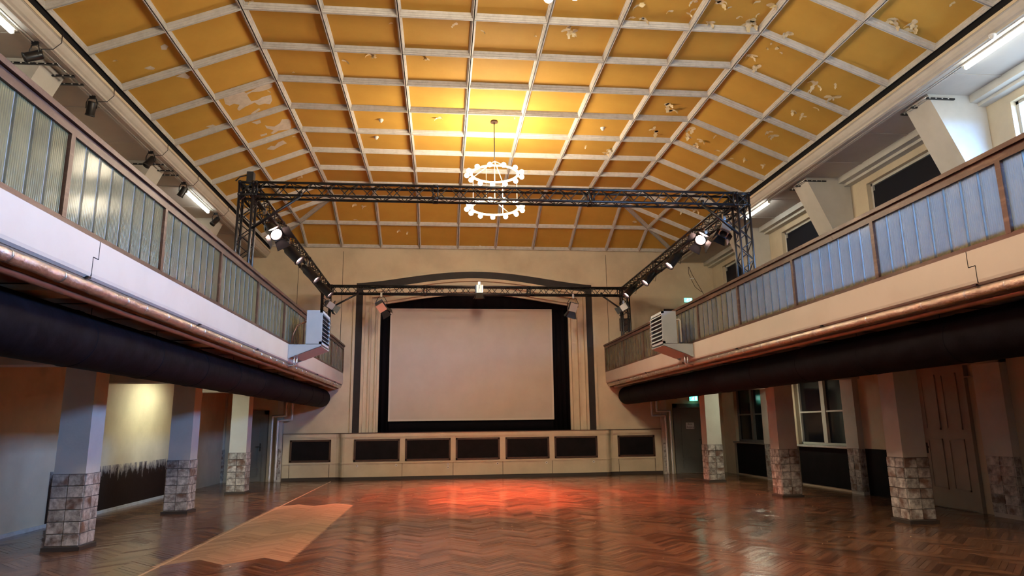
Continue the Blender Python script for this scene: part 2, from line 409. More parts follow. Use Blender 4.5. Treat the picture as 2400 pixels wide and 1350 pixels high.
# ---- coffered ceiling
cl = MB()
def mx(s, d): return XC+s*d
zf = .135
cl.add([(mx(-1, HW), YR, HC+zf), (mx(1, HW), YR, HC+zf), (mx(1, HW), Y0, HC+zf), (mx(-1, HW), Y0, HC+zf)], [(0, 1, 2, 3)])
for s in (-1, 1):
    cl.add([(mx(s, HW), YR, HC+zf), (mx(s, XE), YR, HC-ES+zf), (mx(s, XE), Y0+DH, HC-ES+zf), (mx(s, HW), Y0, HC+zf)], [(0, 1, 2, 3)])
cl.add([(mx(-1, HW), Y0, HC+zf), (mx(1, HW), Y0, HC+zf), (mx(1, XE), Y0+DH, HC-ES+zf), (mx(-1, XE), Y0+DH, HC-ES+zf)], [(0, 1, 2, 3)])
cl.box(-7.6, 9.9, YR-.3, 24.8, 8.75, 8.9)
ceiling = struct('ceiling', cl, 'slot', 'coffered hall ceiling with yellow panels in pale frames')
PROF = [(.0095, .118), (.0095, 0), (.020, 0), (.022, .026), (.033, .029), (.036, .062), (.047, .066), (.051, .112)]
def inset(poly, d):
    n = len(poly); out = []
    for i in range(n):
        p0, p1, p2 = poly[i-1], poly[i], poly[(i+1) % n]
        e1 = (p1-p0).normalized(); e2 = (p2-p1).normalized()
        n1 = Vector((-e1.y, e1.x)); n2 = Vector((-e2.y, e2.x))
        k = 1+n1.dot(n2); out.append(p1+(n1+n2)*(d/k))
    return out
CELLM = {}; CELLS = {}
def cell(key, pts):
    P = [Vector(p) for p in pts]; c = sum(P, Vector())/len(P)
    nrm = (P[1]-P[0]).cross(P[2]-P[0]).normalized()
    if nrm.z < 0: P.reverse(); nrm = -nrm
    ex = (P[1]-P[0]).normalized(); ey = nrm.cross(ex)
    kk = tuple(round(x, 3) for p in P for x in (p-c))
    if kk not in CELLM:
        loc2 = [Vector(((p-c).dot(ex), (p-c).dot(ey))) for p in P]; n = len(P)
        to3 = lambda q, h: ex*q.x+ey*q.y+nrm*h
        fr = MB(); vs = []; fs = []
        for d, h in PROF: vs += [to3(q, h) for q in inset(loc2, d)]
        for r in range(len(PROF)-1):
            for i in range(n): fs.append((r*n+i, r*n+(i+1) % n, (r+1)*n+(i+1) % n, (r+1)*n+i))
        fr.add(vs, fs); pn = MB(); pn.add([to3(q, .111) for q in inset(loc2, .046)], [tuple(range(n))])
        a, b = pn.mesh('ceiling_panel'), fr.mesh('frame'); a.materials.append(MATS['yellow']); b.materials.append(MATS['trim_white']); CELLM[kk] = (a, b)
    a, b = CELLM[kk]
    o = put('ceiling_panel', a, None, ceiling, c); put('frame', b, None, o)
    CELLS[key] = (o, c, nrm, P); return o
NR = 20
for j in range(-NR, 0):
    ya, yb = Y0+j*RS, Y0+(j+1)*RS
    for k in range(7):
        xa, xb = XC+(k-3.5)*WX, XC+(k-2.5)*WX
        cell(('F', k, j), [(xa, ya, HC), (xb, ya, HC), (xb, yb, HC), (xa, yb, HC)])
    for s in (-1, 1):
        for q in (0, 1):
            a, b = HW+DS*q/2, HW+DS*(q+1)/2; za, zb = HC-ES*q/2, HC-ES*(q+1)/2
            cell(('LR'[s > 0], q, j), [(mx(s, a), ya, za), (mx(s, b), ya, zb), (mx(s, b), yb, zb), (mx(s, a), yb, za)])
H1, H2 = HC-ES/2, HC-ES; Y1, Y2 = Y0+DH/2, Y0+DH
for k in range(7):
    xa, xb = XC+(k-3.5)*WX, XC+(k-2.5)*WX
    cell(('H', k, 0), [(xa, Y0, HC), (xb, Y0, HC), (xb, Y1, H1), (xa, Y1, H1)])
    cell(('H', k, 1), [(xa, Y1, H1), (xb, Y1, H1), (xb, Y2, H2), (xa, Y2, H2)])
for s in (-1, 1):
    K, A, E_ = mx(s, HW), mx(s, HW+DS/2), mx(s, XE); S = 'LR'[s > 0]
    cell((S, 0, 0), [(K, Y0, HC), (A, Y0, H1), (A, Y1, H1)])
    cell((S, 1, 0), [(A, Y0, H1), (E_, Y0, H2), (E_, Y1, H2), (A, Y1, H1)])
    cell((S, 1, 1), [(A, Y1, H1), (E_, Y1, H2), (E_, Y2, H2)])
    cell(('H', 7*(s > 0)-(s < 0), 0), [(K, Y0, HC), (A, Y1, H1), (K, Y1, H1)])
    cell(('H', 7*(s > 0)-(s < 0), 1), [(K, Y1, H1), (A, Y1, H1), (A, Y2, H2), (K, Y2, H2)])
    cell(('H', 8*(s > 0)-2*(s < 0), 1), [(A, Y1, H1), (E_, Y2, H2), (A, Y2, H2)])
FLAKES= [("F",-3.2,10.46,8.56,0.08),("F",-1.93,12.25,8.56,0.11),("F",-0.94,10.88,8.56,0.06),("F",0.18,10.79,8.56,0.11),("F",0.69,11.02,8.56,0.07),("F",1.63,11.08,8.56,0.07),("F",2.17,10.88,8.56,0.21),("F",2.32,10.9,8.56,0.15),("F",-1.39,11.99,8.56,0.14),("F",-0.37,12.01,8.56,0.12),("F",1.18,12.91,8.56,0.06),("F",-0.1,14.57,8.56,0.12),("F",1.63,14.46,8.56,0.07),("F",2.38,17.74,8.56,0.19),("F",5.02,13.56,8.56,0.28),("F",5.18,13.76,8.56,0.23),("F",4.98,14.72,8.56,0.19),("F",5.13,15.0,8.56,0.2),("F",4.24,16.05,8.56,0.18),("F",4.23,16.33,8.56,0.16),("F",3.6,15.91,8.56,0.09),("F",3.29,9.99,8.56,0.19),("F",3.26,10.4,8.56,0.11),("F",3.45,10.38,8.56,0.15),("F",3.89,10.16,8.56,0.11),("F",4.17,9.82,8.56,0.13),("F",4.21,10.05,8.56,0.11),("F",4.2,10.2,8.56,0.1),("F",4.63,9.88,8.56,0.21),("F",4.85,9.97,8.56,0.08),("F",5.12,10.18,8.56,0.1),("F",4.73,10.42,8.56,0.14),("F",5.35,10.4,8.56,0.19),("F",5.47,10.35,8.56,0.19),("F",5.54,9.84,8.56,0.2),("F",5.24,9.78,8.56,0.1),("F",5.43,10.12,8.56,0.08),("R",6.08,10.34,8.39,0.16),("R",6.0,10.76,8.42,0.09),("R",6.14,10.81,8.36,0.11),("R",5.98,10.95,8.43,0.09),("R",5.87,11.27,8.47,0.16),("R",6.05,11.5,8.4,0.17),("R",6.23,10.9,8.32,0.09),("R",7.17,9.18,7.94,0.17),("R",7.25,9.21,7.91,0.13),("R",7.44,9.1,7.83,0.15),("R",7.52,9.16,7.8,0.17),("R",7.61,8.43,7.76,0.08),("R",7.07,11.32,7.98,0.17),("R",7.12,11.52,7.96,0.12),("R",7.17,11.38,7.94,0.11),("R",7.38,11.18,7.86,0.11),("R",7.52,11.52,7.8,0.19),("R",7.23,12.39,7.92,0.12),("R",7.43,12.39,7.84,0.14),("R",7.5,11.99,7.81,0.1),("R",7.18,13.42,7.94,0.15),("R",7.34,13.45,7.87,0.15),("R",5.88,14.52,8.47,0.22),("R",5.91,14.9,8.46,0.16),("R",6.19,14.87,8.34,0.24),("R",6.2,15.12,8.34,0.16),("R",6.37,14.45,8.27,0.09),("R",6.64,15.01,8.16,0.11),("R",7.29,14.92,7.89,0.13),("R",7.72,14.78,7.72,0.13),("R",7.06,15.11,7.99,0.11),("R",7.15,18.96,7.95,0.19),("R",7.29,18.66,7.89,0.21),("R",7.47,18.63,7.82,0.17),("R",7.35,19.08,7.87,0.16),("H",-2.74,20.52,8.39,0.12),("H",-2.47,20.57,8.37,0.12),("H",-2.8,21.13,8.13,0.11),("H",-1.44,21.65,7.91,0.13),("H",-1.2,21.75,7.87,0.1),("H",1.22,22.31,7.63,0.1),("H",6.33,21.04,8.17,0.12),("L",-3.96,18.06,8.32,0.12),("L",-3.87,18.01,8.35,0.1),("L",-3.57,15.64,8.48,0.1),("L",-5.5,10.99,7.69,0.08),("F",-3.01,12.74,8.56,0.06),("L",-4.75,12.1,8.0,0.06),("L",-3.61,13.39,8.46,0.07)]
PATCH=[
[(-4.41,13.09,8.13),(-4.19,13.09,8.22),(-4.04,13.1,8.29),(-4.01,13.19,8.3),(-3.93,13.18,8.33),(-3.74,13.11,8.41),(-3.57,13.09,8.48),(-3.49,13.17,8.51),(-3.53,13.28,8.5),(-3.64,13.31,8.45),(-3.78,13.29,8.39),(-3.91,13.22,8.34),(-4.01,13.26,8.3),(-4.01,13.41,8.3),(-4.0,13.56,8.3),(-3.88,13.58,8.35),(-3.78,13.53,8.39),(-3.61,13.55,8.46),(-3.64,13.77,8.45),(-3.71,13.9,8.42),(-3.8,13.8,8.38),(-3.91,13.8,8.34),(-3.96,13.64,8.32),(-4.03,13.66,8.29),(-4.14,13.68,8.24),(-4.3,13.76,8.18),(-4.31,13.67,8.17),(-4.23,13.54,8.21),(-4.31,13.43,8.18),(-4.4,13.46,8.14),(-4.45,13.35,8.12)] ,
[(-3.94,13.91,8.33),(-3.93,13.99,8.33),(-4.09,14.08,8.27),(-4.16,14.08,8.24),(-4.11,14.01,8.26)] ,
[(-4.01,14.71,8.3),(-3.97,14.78,8.32),(-3.85,14.9,8.36),(-3.72,14.83,8.42),(-3.64,14.69,8.45),(-3.51,14.77,8.5),(-3.49,14.9,8.51),(-3.52,14.99,8.5),(-3.53,15.13,8.49),(-3.58,15.26,8.47),(-3.7,15.2,8.42),(-3.81,15.14,8.38),(-3.95,15.21,8.32),(-3.99,15.14,8.31),(-3.9,15.06,8.34),(-4.01,14.86,8.3)] ,
[(-4.21,14.39,8.22),(-4.04,14.41,8.29),(-4.05,14.54,8.28),(-4.14,14.55,8.24)] ,
[(-4.2,15.06,8.22),(-4.06,15.08,8.28),(-4.07,15.16,8.27),(-4.2,15.15,8.22)] ,
[(-4.24,15.84,8.2),(-4.12,15.75,8.25),(-4.06,15.83,8.28),(-3.95,15.7,8.32),(-3.83,15.68,8.37),(-3.79,15.88,8.39),(-3.88,15.89,8.35),(-4.01,15.94,8.3),(-4.13,16.0,8.25)] ,
[(-4.79,10.98,7.98),(-4.72,10.96,8.01),(-4.69,11.04,8.02),(-4.75,11.12,8.0),(-4.81,11.08,7.97)] ,
[(-5.22,11.43,7.8),(-5.12,11.42,7.85),(-5.08,11.52,7.86),(-5.12,11.55,7.85),(-5.19,11.49,7.82)] ,
[(-4.89,11.95,7.94),(-4.73,11.9,8.01),(-4.69,12.08,8.02),(-4.75,12.12,8.0),(-4.82,12.02,7.97)] ,
[(-5.01,13.96,7.89),(-4.88,13.97,7.95),(-4.85,14.06,7.96),(-4.96,14.07,7.91)] ,
]

def cell_at(sec, x, y):
    best = None
    for k, (o, c, nrm, P) in CELLS.items():
        if k[0] != sec: continue
        d = (c.x-x)**2+(c.y-y)**2
        if best is None or d < best[0]: best = (d, o, c, nrm)
    return best[1:]
fl_by = {}
rf = random.Random(11)
for sec, x, y, z, size in FLAKES:
    o, c, nrm = cell_at(sec, x, y)
    nrm2 = nrm; h = .111
    # foot of the flake on the panel plane
    px = Vector((x, y, z)); px = px-nrm*((px-c).dot(nrm)-h)
    mb = fl_by.setdefault(o.name, (o, c, MB()))[2]
    for rep in range(1 if size < .12 else 2):
        a = rf.uniform(0, 6.28); t = Vector((math.cos(a), math.sin(a), 0)); t = (t-nrm*t.dot(nrm)).normalized(); b = nrm.cross(t)
        size_ = min(size, .19); w, L = size_*rf.uniform(.35, .6), size_*rf.uniform(.7, 1.0); R = L*rf.uniform(.5, .9); N = 6; vs = []
        p0 = px+t*rf.uniform(-.3, .3)*size+b*rf.uniform(-.3, .3)*size
        for i in range(N+1):
            th = L/R*i/N; q = p0+t*(R*math.sin(th))-nrm*(R*(1-math.cos(th))+.002)
            ww = w*(.75+.35*math.sin(i*2.1+a))*(1 if i < N else .5)
            vs += [q-b*ww*.5, q+b*ww*.5]
        mb.add(vs, [(2*i, 2*i+1, 2*i+3, 2*i+2) for i in range(N)])
        # bare spot it came from
        k = 9; sp = [p0-t*.25*L+(t*math.cos(2*math.pi*i/k)*L*.55+b*math.sin(2*math.pi*i/k)*w*.6)*rf.uniform(.6, 1.1)-nrm*.0015 for i in range(k)]
        mb.add(sp, [tuple(range(k))])
for o, c, mb in fl_by.values():
    q = put('peeling_paint', mb.mesh('peeling_paint', c), 'flake', o); tag(q, 'curled flakes of peeling pale paint', None, kind='stuff')
for poly in PATCH:
    xs = sum(p[0] for p in poly)/len(poly); ys = sum(p[1] for p in poly)/len(poly)
    o, c, nrm = cell_at('L', xs, ys)
    vs = []
    for p in poly:
        v = Vector(p); v = v-nrm*((v-c).dot(nrm)-.1075); vs.append(v)
    n = len(vs); mb = MB().add(vs+[v+nrm*.004 for v in vs], [tuple(range(n))]+[(i, (i+1) % n, n+(i+1) % n, n+i) for i in range(n)])
    put('bare_plaster_patch', mb.mesh('bare_plaster_patch', c), 'plaster', o)

# ---- cornice between coffers and gallery ceilings, gallery ceilings, side walls
for s in (-1, 1):
    X = lambda d: mx(s, d)
    side = 'right' if s > 0 else 'left'
    mb = MB().box(X(XE+.02), X(XE+.06), YR, YW, 7.395, 7.66)
    struct('trim_%d' % (1 if s < 0 else 2), mb, 'slot', 'black slot along the edge of the coffered ceiling, %s gallery' % side)
    prof = [(XE+.0, 7.395), (XE+.0, 7.335), (XE+.015, 7.325), (XE+.03, 7.27), (XE+.055, 7.225), (XE+.085, 7.20), (XE+.085, 7.165), (XE+.12, 7.155),
            (XE+.215, 7.155), (XE+.22, 7.14), (XE+.24, 7.14), (XE+.245, 7.15), (XE+.262, 7.15), (XE+.267, 7.138), (XE+.287, 7.138), (XE+.295, 7.17), (XE+.3, 7.395)]
    mb = MB().prism([(X(a), z) for a, z in prof], 'Y', YR, YW)
    cb_ = MB().box(X(XE+.12), X(XE+.205), YR, YW, 7.148, 7.156)
    co_ = struct('trim_%d' % (3 if s < 0 else 4), mb, 'cornice', 'moulded pale cornice edging the %s gallery ceiling' % side); part('flat_band', cb_, 'balcony_ceiling', co_); part('cream_bead', MB().box(X(XE-.012), X(XE+.01), YR, YW, 7.34, 7.392), 'wall', co_)
    xw = XWR if s > 0 else -7.17
    struct('ceiling_%s_gallery' % side, MB().box(X(XE+.28), xw+s*.3, YR, YW, ZCB, 7.45), 'balcony_ceiling', 'flat dull plaster ceiling above the %s gallery' % side)
    bm = MB().box(xw, xw-s*.30, YR, YW, 7.03, ZCB).box(xw, xw-s*.16, YR, YW, 6.97, 7.03)
    struct('trim_%d' % (5 if s < 0 else 6), bm, 'wall_white', 'boxed cornice beam on the %s gallery wall' % side)
    jm = MB()
    for y in [5, 7.5, 9.4, 11.7, 13.2, 15.7, 17.2, 19.7]: jm.box(X(XE+.30), xw-s*.3, y-.035, y+.035, ZCB-.012, ZCB+.01)
    struct('trim_%d' % (7 if s < 0 else 8), jm, 'balcony_ceiling', 'thin joint battens across the %s gallery ceiling' % side)
# side walls: upper part with window openings, lower part
WIN_UP = [(-1.1, 1.5), (3.0, 5.5), (7.0, 9.6), (11.0, 13.55), (15.05, 17.45), (19.1, 21.55)]
def wall_with_holes(mb, x0, x1, y0, y1, z0, z1, holes):
    # holes: (ya, yb, za, zb) sorted in y
    y = y0
    for ya, yb, za, zb in holes:
        mb.box(x0, x1, y, ya, z0, z1); mb.box(x0, x1, ya, yb, z0, za); mb.box(x0, x1, ya, yb, zb, z1); y = yb
    mb.box(x0, x1, y, y1, z0, z1); return mb
LOW_R = [(15.2, 17.6, 1.03, 2.86), (19.35, 21.5, 1.03, 2.86)]
mb = MB(); wall_with_holes(mb, XWR, XWR+.35, YR, YW+.1, 3.2, 8.75, [(a, b, 4.45, 6.82) for a, b in WIN_UP])
wall_with_holes(mb, XWR, XWR+.35, YR, YW+.1, 0, 3.2, LOW_R)
wall_right = struct('wall_right', mb, 'wall', 'long plaster side wall behind the right aisle and gallery')
mb = MB().box(-7.17, -7.5, YR, YW+.1, 3.2, 8.75).box(XWL, -7.5, YR, YW+.1, 0, 3.2)
wall_left = struct('wall_left', mb, 'wall', 'long plaster side wall behind the left aisle and gallery')
struct('wall_rear', MB().box(-7.5, 9.8, YR-.3, YR, 0, 8.8), 'wall', 'rear end wall of the hall')
# tar-brown adhesive band on the left aisle wall
mb = MB().box(XWL+.002, XWL+.007, 12.9, 19.3, .03, .92)
o = part('adhesive_band', mb, 'adhesive', wall_left); tag(o, 'ragged tar-brown glue coat left along the foot of the wall', None)
bb = MB().box(XWL, XWL+.03, 11.0, 19.4, 0, .06)
struct('baseboard_left', bb, 'trim_white', 'worn low baseboard along the left aisle wall')

# ---- stage wall with the arched proscenium
XM = 1.12
def bmp_(x, half): u = min(1, abs(x-XM)/half); return (.5*(1+math.cos(math.pi*u)))**.75
def zo(x): return 6.37+.43*bmp_(x, 4.02)
def zi(x): return 6.07+.44*bmp_(x, 3.9)
mb = MB().box(-7.5, -2.90, YW, YW+.3, 0, 8.75).box(5.14, 9.8, YW, YW+.3, 0, 8.75)
xs = [-2.90+8.04*i/48 for i in range(49)]
vs = [(x, YW, zo(x)) for x in xs]+[(x, YW, 8.75) for x in xs]; n = 49
mb.add(vs, [(i, i+1, n+i+1, n+i) for i in range(48)])
mb.add([(x, YW, zo(x)) for x in xs]+[(x, YW+.3, zo(x)) for x in xs], [(i, n+i, n+i+1, i+1) for i in range(48)])
wall_back = struct('wall_back', mb, 'wall', 'cream end wall around the stage opening')
def ustrip(mb, xl0, f0, xl1, f1, y, yb, zbot=1.45):
    # frame between two nested arches, mirrored about XM; front at y, returns to yb
    def path(xl, f):
        xr = 2*XM-xl; L = [(xl, zbot)]
        L += [(xl+(xr-xl)*i/48, f(xl+(xr-xl)*i/48)) for i in range(49)]; L.append((xr, zbot)); return L
    a, b = path(xl0, f0), path(xl1, f1); n = len(a)
    vs = [(p[0], y, p[1]) for p in a]+[(p[0], y, p[1]) for p in b]+[(p[0], yb, p[1]) for p in b]+[(p[0], yb, p[1]) for p in a]
    fs = []
    for i in range(n-1): fs += [(i, n+i, n+i+1, i+1), (n+i, 2*n+i, 2*n+i+1, n+i+1), (3*n+i, i, i+1, 3*n+i+1)]
    mb.add(vs, fs)
pros = thing('proscenium_frame', 'cream and dark stepped arch framing the stage opening', 'stage arch', (XM, YW, 1.45))
q = lambda f, d: (lambda x: f(x)-d)
for nm, x0, f0, x1, f1, y, mt in [
        ('outer_moulding', -2.92, q(zo, -.02), -2.84, q(zo, .06), YW-.05, 'stage_paint'), ('dark_band', -2.84, q(zo, .06), -2.62, zi, YW-.02, 'prosc_dark'),
        ('inner_moulding', -2.62, zi, -2.54, q(zi, .09), YW-.04, 'wall'), ('reveal', -2.54, q(zi, .09), -2.40, q(zi, .20), YW+.10, 'stage_paint'),
        ('reveal_bead', -2.40, q(zi, .20), -2.34, q(zi, .25), YW+.06, 'wall'), ('deep_reveal', -2.34, q(zi, .25), -2.20, q(zi, .36), YW+.24, 'stage_paint'),
        ('inner_bead', -2.20, q(zi, .36), -2.14, q(zi, .41), YW+.20, 'wall'), ('jamb', -2.14, q(zi, .41), -2.07, q(zi, .47), YW+.34, 'stage_paint')]:
    mb = MB(); ustrip(mb, x0, f0, x1, f1, y, YW+.45); part(nm, mb, mt, pros)
# stage house behind
mb = MB().box(-3.2, 5.5, 24.6, 24.75, 1.4, 7.2).box(-3.3, -3.2, YW+.3, 24.7, 1.4, 7.2).box(5.5, 5.6, YW+.3, 24.7, 1.4, 7.2).box(-3.3, 5.6, YW+.3, 24.7, 7.1, 7.25)
struct('wall_stage_house', mb, 'velvet', 'black walls of the stage house behind the screen')
for y0_, z0_, z1_, nm in [(YW-.012, 3.4, 7.38, 'a')]:
    mb = MB()
    for x in (-3.31, 5.63): mb.box(x-.006, x+.006, YW-.006, YW+.01, 4.3, 7.4)
    for x in (-4.75,): mb.box(x-.006, x+.006, YW-.006, YW+.01, 4.3, 7.0)
    part('panel_joint', mb, 'joint', wall_back)
# small dark fixtures on the stage wall seen above the right gallery
mb = MB().box(6.02, 6.42, YW-.03, YW+.01, 4.72, 5.16); tag(part('dark_hatch', mb, 'dark_brown', wall_back), 'small dark hatch', None)
mb = MB().box(7.60, 8.35, YW-.03, YW+.01, 3.33, 5.50); tag(part('dark_doorway', mb, 'dark_brown', wall_back), 'dark gallery door', None)

# ---- stage front and deck
XF = 1.155
plan = [(-4.94, 22.42-.06), (-3.40, 22.36), (-3.30, 22.355), (-3.22, 22.33), (-3.17, 22.29), (-3.13, 22.24), (-3.08, 22.205), (-3.02, 22.19)]
plan = plan+[(2*XF-x, y) for x, y in reversed(plan)]
def sweep(mb, z0, z1, out):
    n = len(plan); P = []
    for i, (x, y) in enumerate(plan):
        a = plan[max(i-1, 0)]; b = plan[min(i+1, n-1)]; t = Vector((b[0]-a[0], b[1]-a[1])).normalized(); P.append((x+t.y*out, y-t.x*out))
    vs = [(x, y, z0) for x, y in P]+[(x, y, z1) for x, y in P]+[(x, 22.46, z0) for x, y in P]+[(x, 22.46, z1) for x, y in P]
    fs = []
    for i in range(n-1): fs += [(i, i+1, n+i+1, n+i), (n+i, n+i+1, 3*n+i+1, 3*n+i), (2*n+i, 2*n+i+1, i+1, i)]
    fs += [(0, n, 3*n, 2*n), (n-1, 3*n-1, 4*n-1, 2*n-1)]
    mb.add(vs, fs); return mb
stage = thing('stage_front', 'cream panelled front of the stage with seven dark grilles', 'stage', (XF, 22.3, 0))
part('plinth', sweep(MB(), 0, .10, -.02), 'skirting', stage)
part('lower_apron', sweep(MB(), .10, .50, 0), 'stage_paint', stage)
part('dado_rail', sweep(MB(), .50, .545, .025), 'stage_paint', stage)
part('upper_apron', sweep(MB(), .545, 1.29, 0), 'stage_paint', stage)
part('neck_moulding', sweep(MB(), 1.29, 1.32, .02), 'stage_paint', stage)
part('stage_lip', sweep(MB(), 1.32, 1.43, .035), 'stage_paint', stage)
part('lip_edge', sweep(MB(), 1.43, 1.45, .055), 'dark_brown', stage)
def grille(x0, x1, y, z0=.57, z1=1.25):
    f = MB(); w = .055
    for a, b, c, d in ((x0, x1, z0, z0+w), (x0, x1, z1-w, z1), (x0, x0+w, z0, z1), (x1-w, x1, z0, z1)): f.box(a, b, y-.03, y+.01, c, d)
    g = MB().box(x0+w, x1-w, y-.008, y+.01, z0+w, z1-w)
    p = part('grille', g, 'panel_black', stage); part('grille_frame', f, 'dark_brown', p)
for a, b in [(-2.73, -1.31), (-1.14, .29), (.45, 1.86), (2.04, 3.46), (3.63, 5.04)]: grille(a, b, 22.19)
for a, b in [(-4.72, -3.46), (5.76, 7.01)]: grille(a, b, 22.36)
for x, y in [(-1.225, 22.19), (.37, 22.19), (1.95, 22.19), (3.545, 22.19), (-4.72, 22.36), (-3.5, 22.36), (5.78, 22.36), (7.0, 22.36)]:
    part('panel_joint', MB().box(x-.006, x+.006, y-.004, y+.01, .10, .5), 'joint', stage)
for x, z in [(-2.62, .44), (-1.41, .44), (.21, .45), (.21, .35), (1.78, .44), (3.36, .44), (4.9, .44)]:
    s_ = part('socket_outlet', MB().cyl((x, 22.165, z), (x, 22.20, z), .038, n=14), 'plastic_white', stage)
    part('socket_hole', MB().cyl((x, 22.160, z), (x, 22.17, z), .016, n=10), 'black', s_)
struct('floor_stage', MB().box(-3.3, 5.6, 22.46, 24.7, 1.30, 1.44), 'dark_brown', 'dark wooden stage deck behind the lip')

# ---- projection screen and black masking
scr = thing('projection_screen', 'large pale beige projection screen hung in the stage opening', 'screen', (1.01, 23.0, 1.8))
part('canvas', MB().box(-1.70, 3.72, 22.995, 23.005, 1.86, 5.53), 'screen', scr)
h = MB()
for a, b, c, d in ((-1.76, -1.70, 1.8, 5.57), (3.72, 3.78, 1.8, 5.57), (-1.70, 3.72, 1.8, 1.86), (-1.70, 3.72, 5.53, 5.57)): h.box(a, b, 22.99, 23.01, c, d)
part('hem', h, 'screen_hem', scr)
def drape(name, label, x0, x1, z0, z1, y, amp=.03, per=.16):
    n = max(8, int((x1-x0)/per*6)); vs = []; fs = []
    for i in range(n+1):
        x = x0+(x1-x0)*i/n; yy = y+amp*math.sin(2*math.pi*(x-x0)/per)
        vs += [(x, yy, z0), (x, yy, z1), (x, yy+.012, z0), (x, yy+.012, z1)]
    for i in range(n):
        a = 4*i; fs += [(a, a+4, a+5, a+1), (a+2, a+3, a+7, a+6), (a+1, a+5, a+7, a+3), (a, a+2, a+6, a+4)]
    o = put(name, MB().add(vs, fs, True).mesh(name), 'velvet'); return tag(o, label, 'stage drape')
drape('masking_drape', 'black valance drape above the projection screen', -2.9, 5.2, 5.55, 6.9, 23.06, .02, .3)
drape('masking_drape', 'narrow black drape between the screen and the left stage jamb', -2.9, -1.74, 1.45, 5.56, 23.10)
drape('masking_drape', 'narrow black drape between the screen and the right stage jamb', 3.76, 5.2, 1.45, 5.56, 23.10)
drape('masking_drape', 'low black drape under the projection screen', -1.74, 3.76, 1.45, 1.82, 23.08, .01, .4)

# ---- columns
tile_me = {}
def tile_mesh(w, h, axis):
    k = (round(w, 3), round(h, 3), axis)
    if k not in tile_me:
        mb = MB(); g = .004; t = .014
        a = [(-w/2+g, 0, -h/2+g), (w/2-g, 0, -h/2+g), (w/2-g, 0, h/2-g), (-w/2+g, 0, h/2-g)]
        b = [(x*.96, -t, z*.96) for x, _, z in a]
        mb.add(a+b, [(4, 5, 6, 7), (0, 1, 5, 4), (1, 2, 6, 5), (2, 3, 7, 6), (3, 0, 4, 7)])
        if axis: mb.v = [(-y*axis, x*axis, z) for x, y, z in mb.v] if axis in (1, -1) else [(-x, -y, z) for x, y, z in mb.v]
        m = mb.mesh('tile'); m.materials.append(MATS['tile']); tile_me[k] = m
    return tile_me[k]
def tile_block(parent, x0, x1, y0, y1, zt, faces, ncol=2, z0=.065):
    # faces: '-y', '+x', '-x', '+y'
    b = base_of(parent); rows = 6; rh = (zt-z0)/rows
    for fc in faces:
        w = (x1-x0 if fc[1] == 'y' else y1-y0)/ncol
        for r in range(rows):
            for c in range(ncol):
                z = z0+(r+.5)*rh; u = (c+.5)*w
                if fc == '-y': p, ax = (x0+u, y0, z), 0
                elif fc == '+y': p, ax = (x0+u, y1, z), 2
                elif fc == '+x': p, ax = (x1, y0+u, z), 1
                else: p, ax = (x0, y0+u, z), -1
                put('tile', tile_mesh(w, rh, ax), None, parent, Vector(p)-b)
CW, CD = .46, .44
def column(xi, s, y, label):
    x0, x1 = (xi, xi+CW) if s > 0 else (xi-CW, xi)
    t = thing('tiled_column', label, 'column', ((x0+x1)/2, y+CD/2, 0), 'columns along the aisles')
    part('shaft', MB().box(x0+.02, x1-.02, y+.02, y+CD-.02, 1.0, 2.92), 'wall_white', t)
    part('tile_core', MB().box(x0+.014, x1-.014, y+.014, y+CD-.014, 0, 1.022), 'grout', t)
    part('foot_skirting', MB().box(x0-.02, x1+.02, y-.02, y+CD+.02, 0, .05), 'skirting', t)
    tile_block(t, x0+.014, x1-.014, y+.014, y+CD-.014, 1.02, ('-y', '+x', '-x', '+y'))
XL, XR = -4.942, 7.367
for xi, s, y, lb in [(XL, -1, 10.36, 'square plaster column with tiled base, nearest on the left'), (XL, -1, 14.40, 'square plaster column with tiled base, second on the left'),
                     (XL, -1, 18.35, 'brightly lit plaster column with tiled base, farthest on the left'), (XR, 1, 10.50, 'square plaster column with tiled base, nearest on the right'),
                     (XR, 1, 14.60, 'square plaster column with tiled base, second on the right'), (XR, 1, 18.72, 'brightly lit plaster column with tiled base, farthest on the right'),
                     ]: column(xi, s, y, lb)
for i, (xi, s, y) in enumerate([(XL, -1, 10.36), (XL, -1, 14.40), (XL, -1, 18.35), (XR, 1, 10.50), (XR, 1, 14.60), (XR, 1, 18.72), (XL, -1, 6.33), (XR, 1, 6.4)]):
    xw = XWR if s > 0 else XWL
    mb = MB().prism([(xw, ZS), (xw, ZS2), (xi+s*.02, ZS2), (xi-s*.15, ZS-.06), (mx(s, XB+.22), ZS-.05), (mx(s, XB+.22), ZS)], 'Y', y+.02, y+CD-.02)
    struct('trim_%d' % (51+i), mb, 'wall_white', 'plaster cross beam over the %s aisle at the %s column' % ('right' if s > 0 else 'left', ('nearest', 'second', 'farthest', 'nearest', 'second', 'farthest', 'unseen first', 'unseen first')[i]))
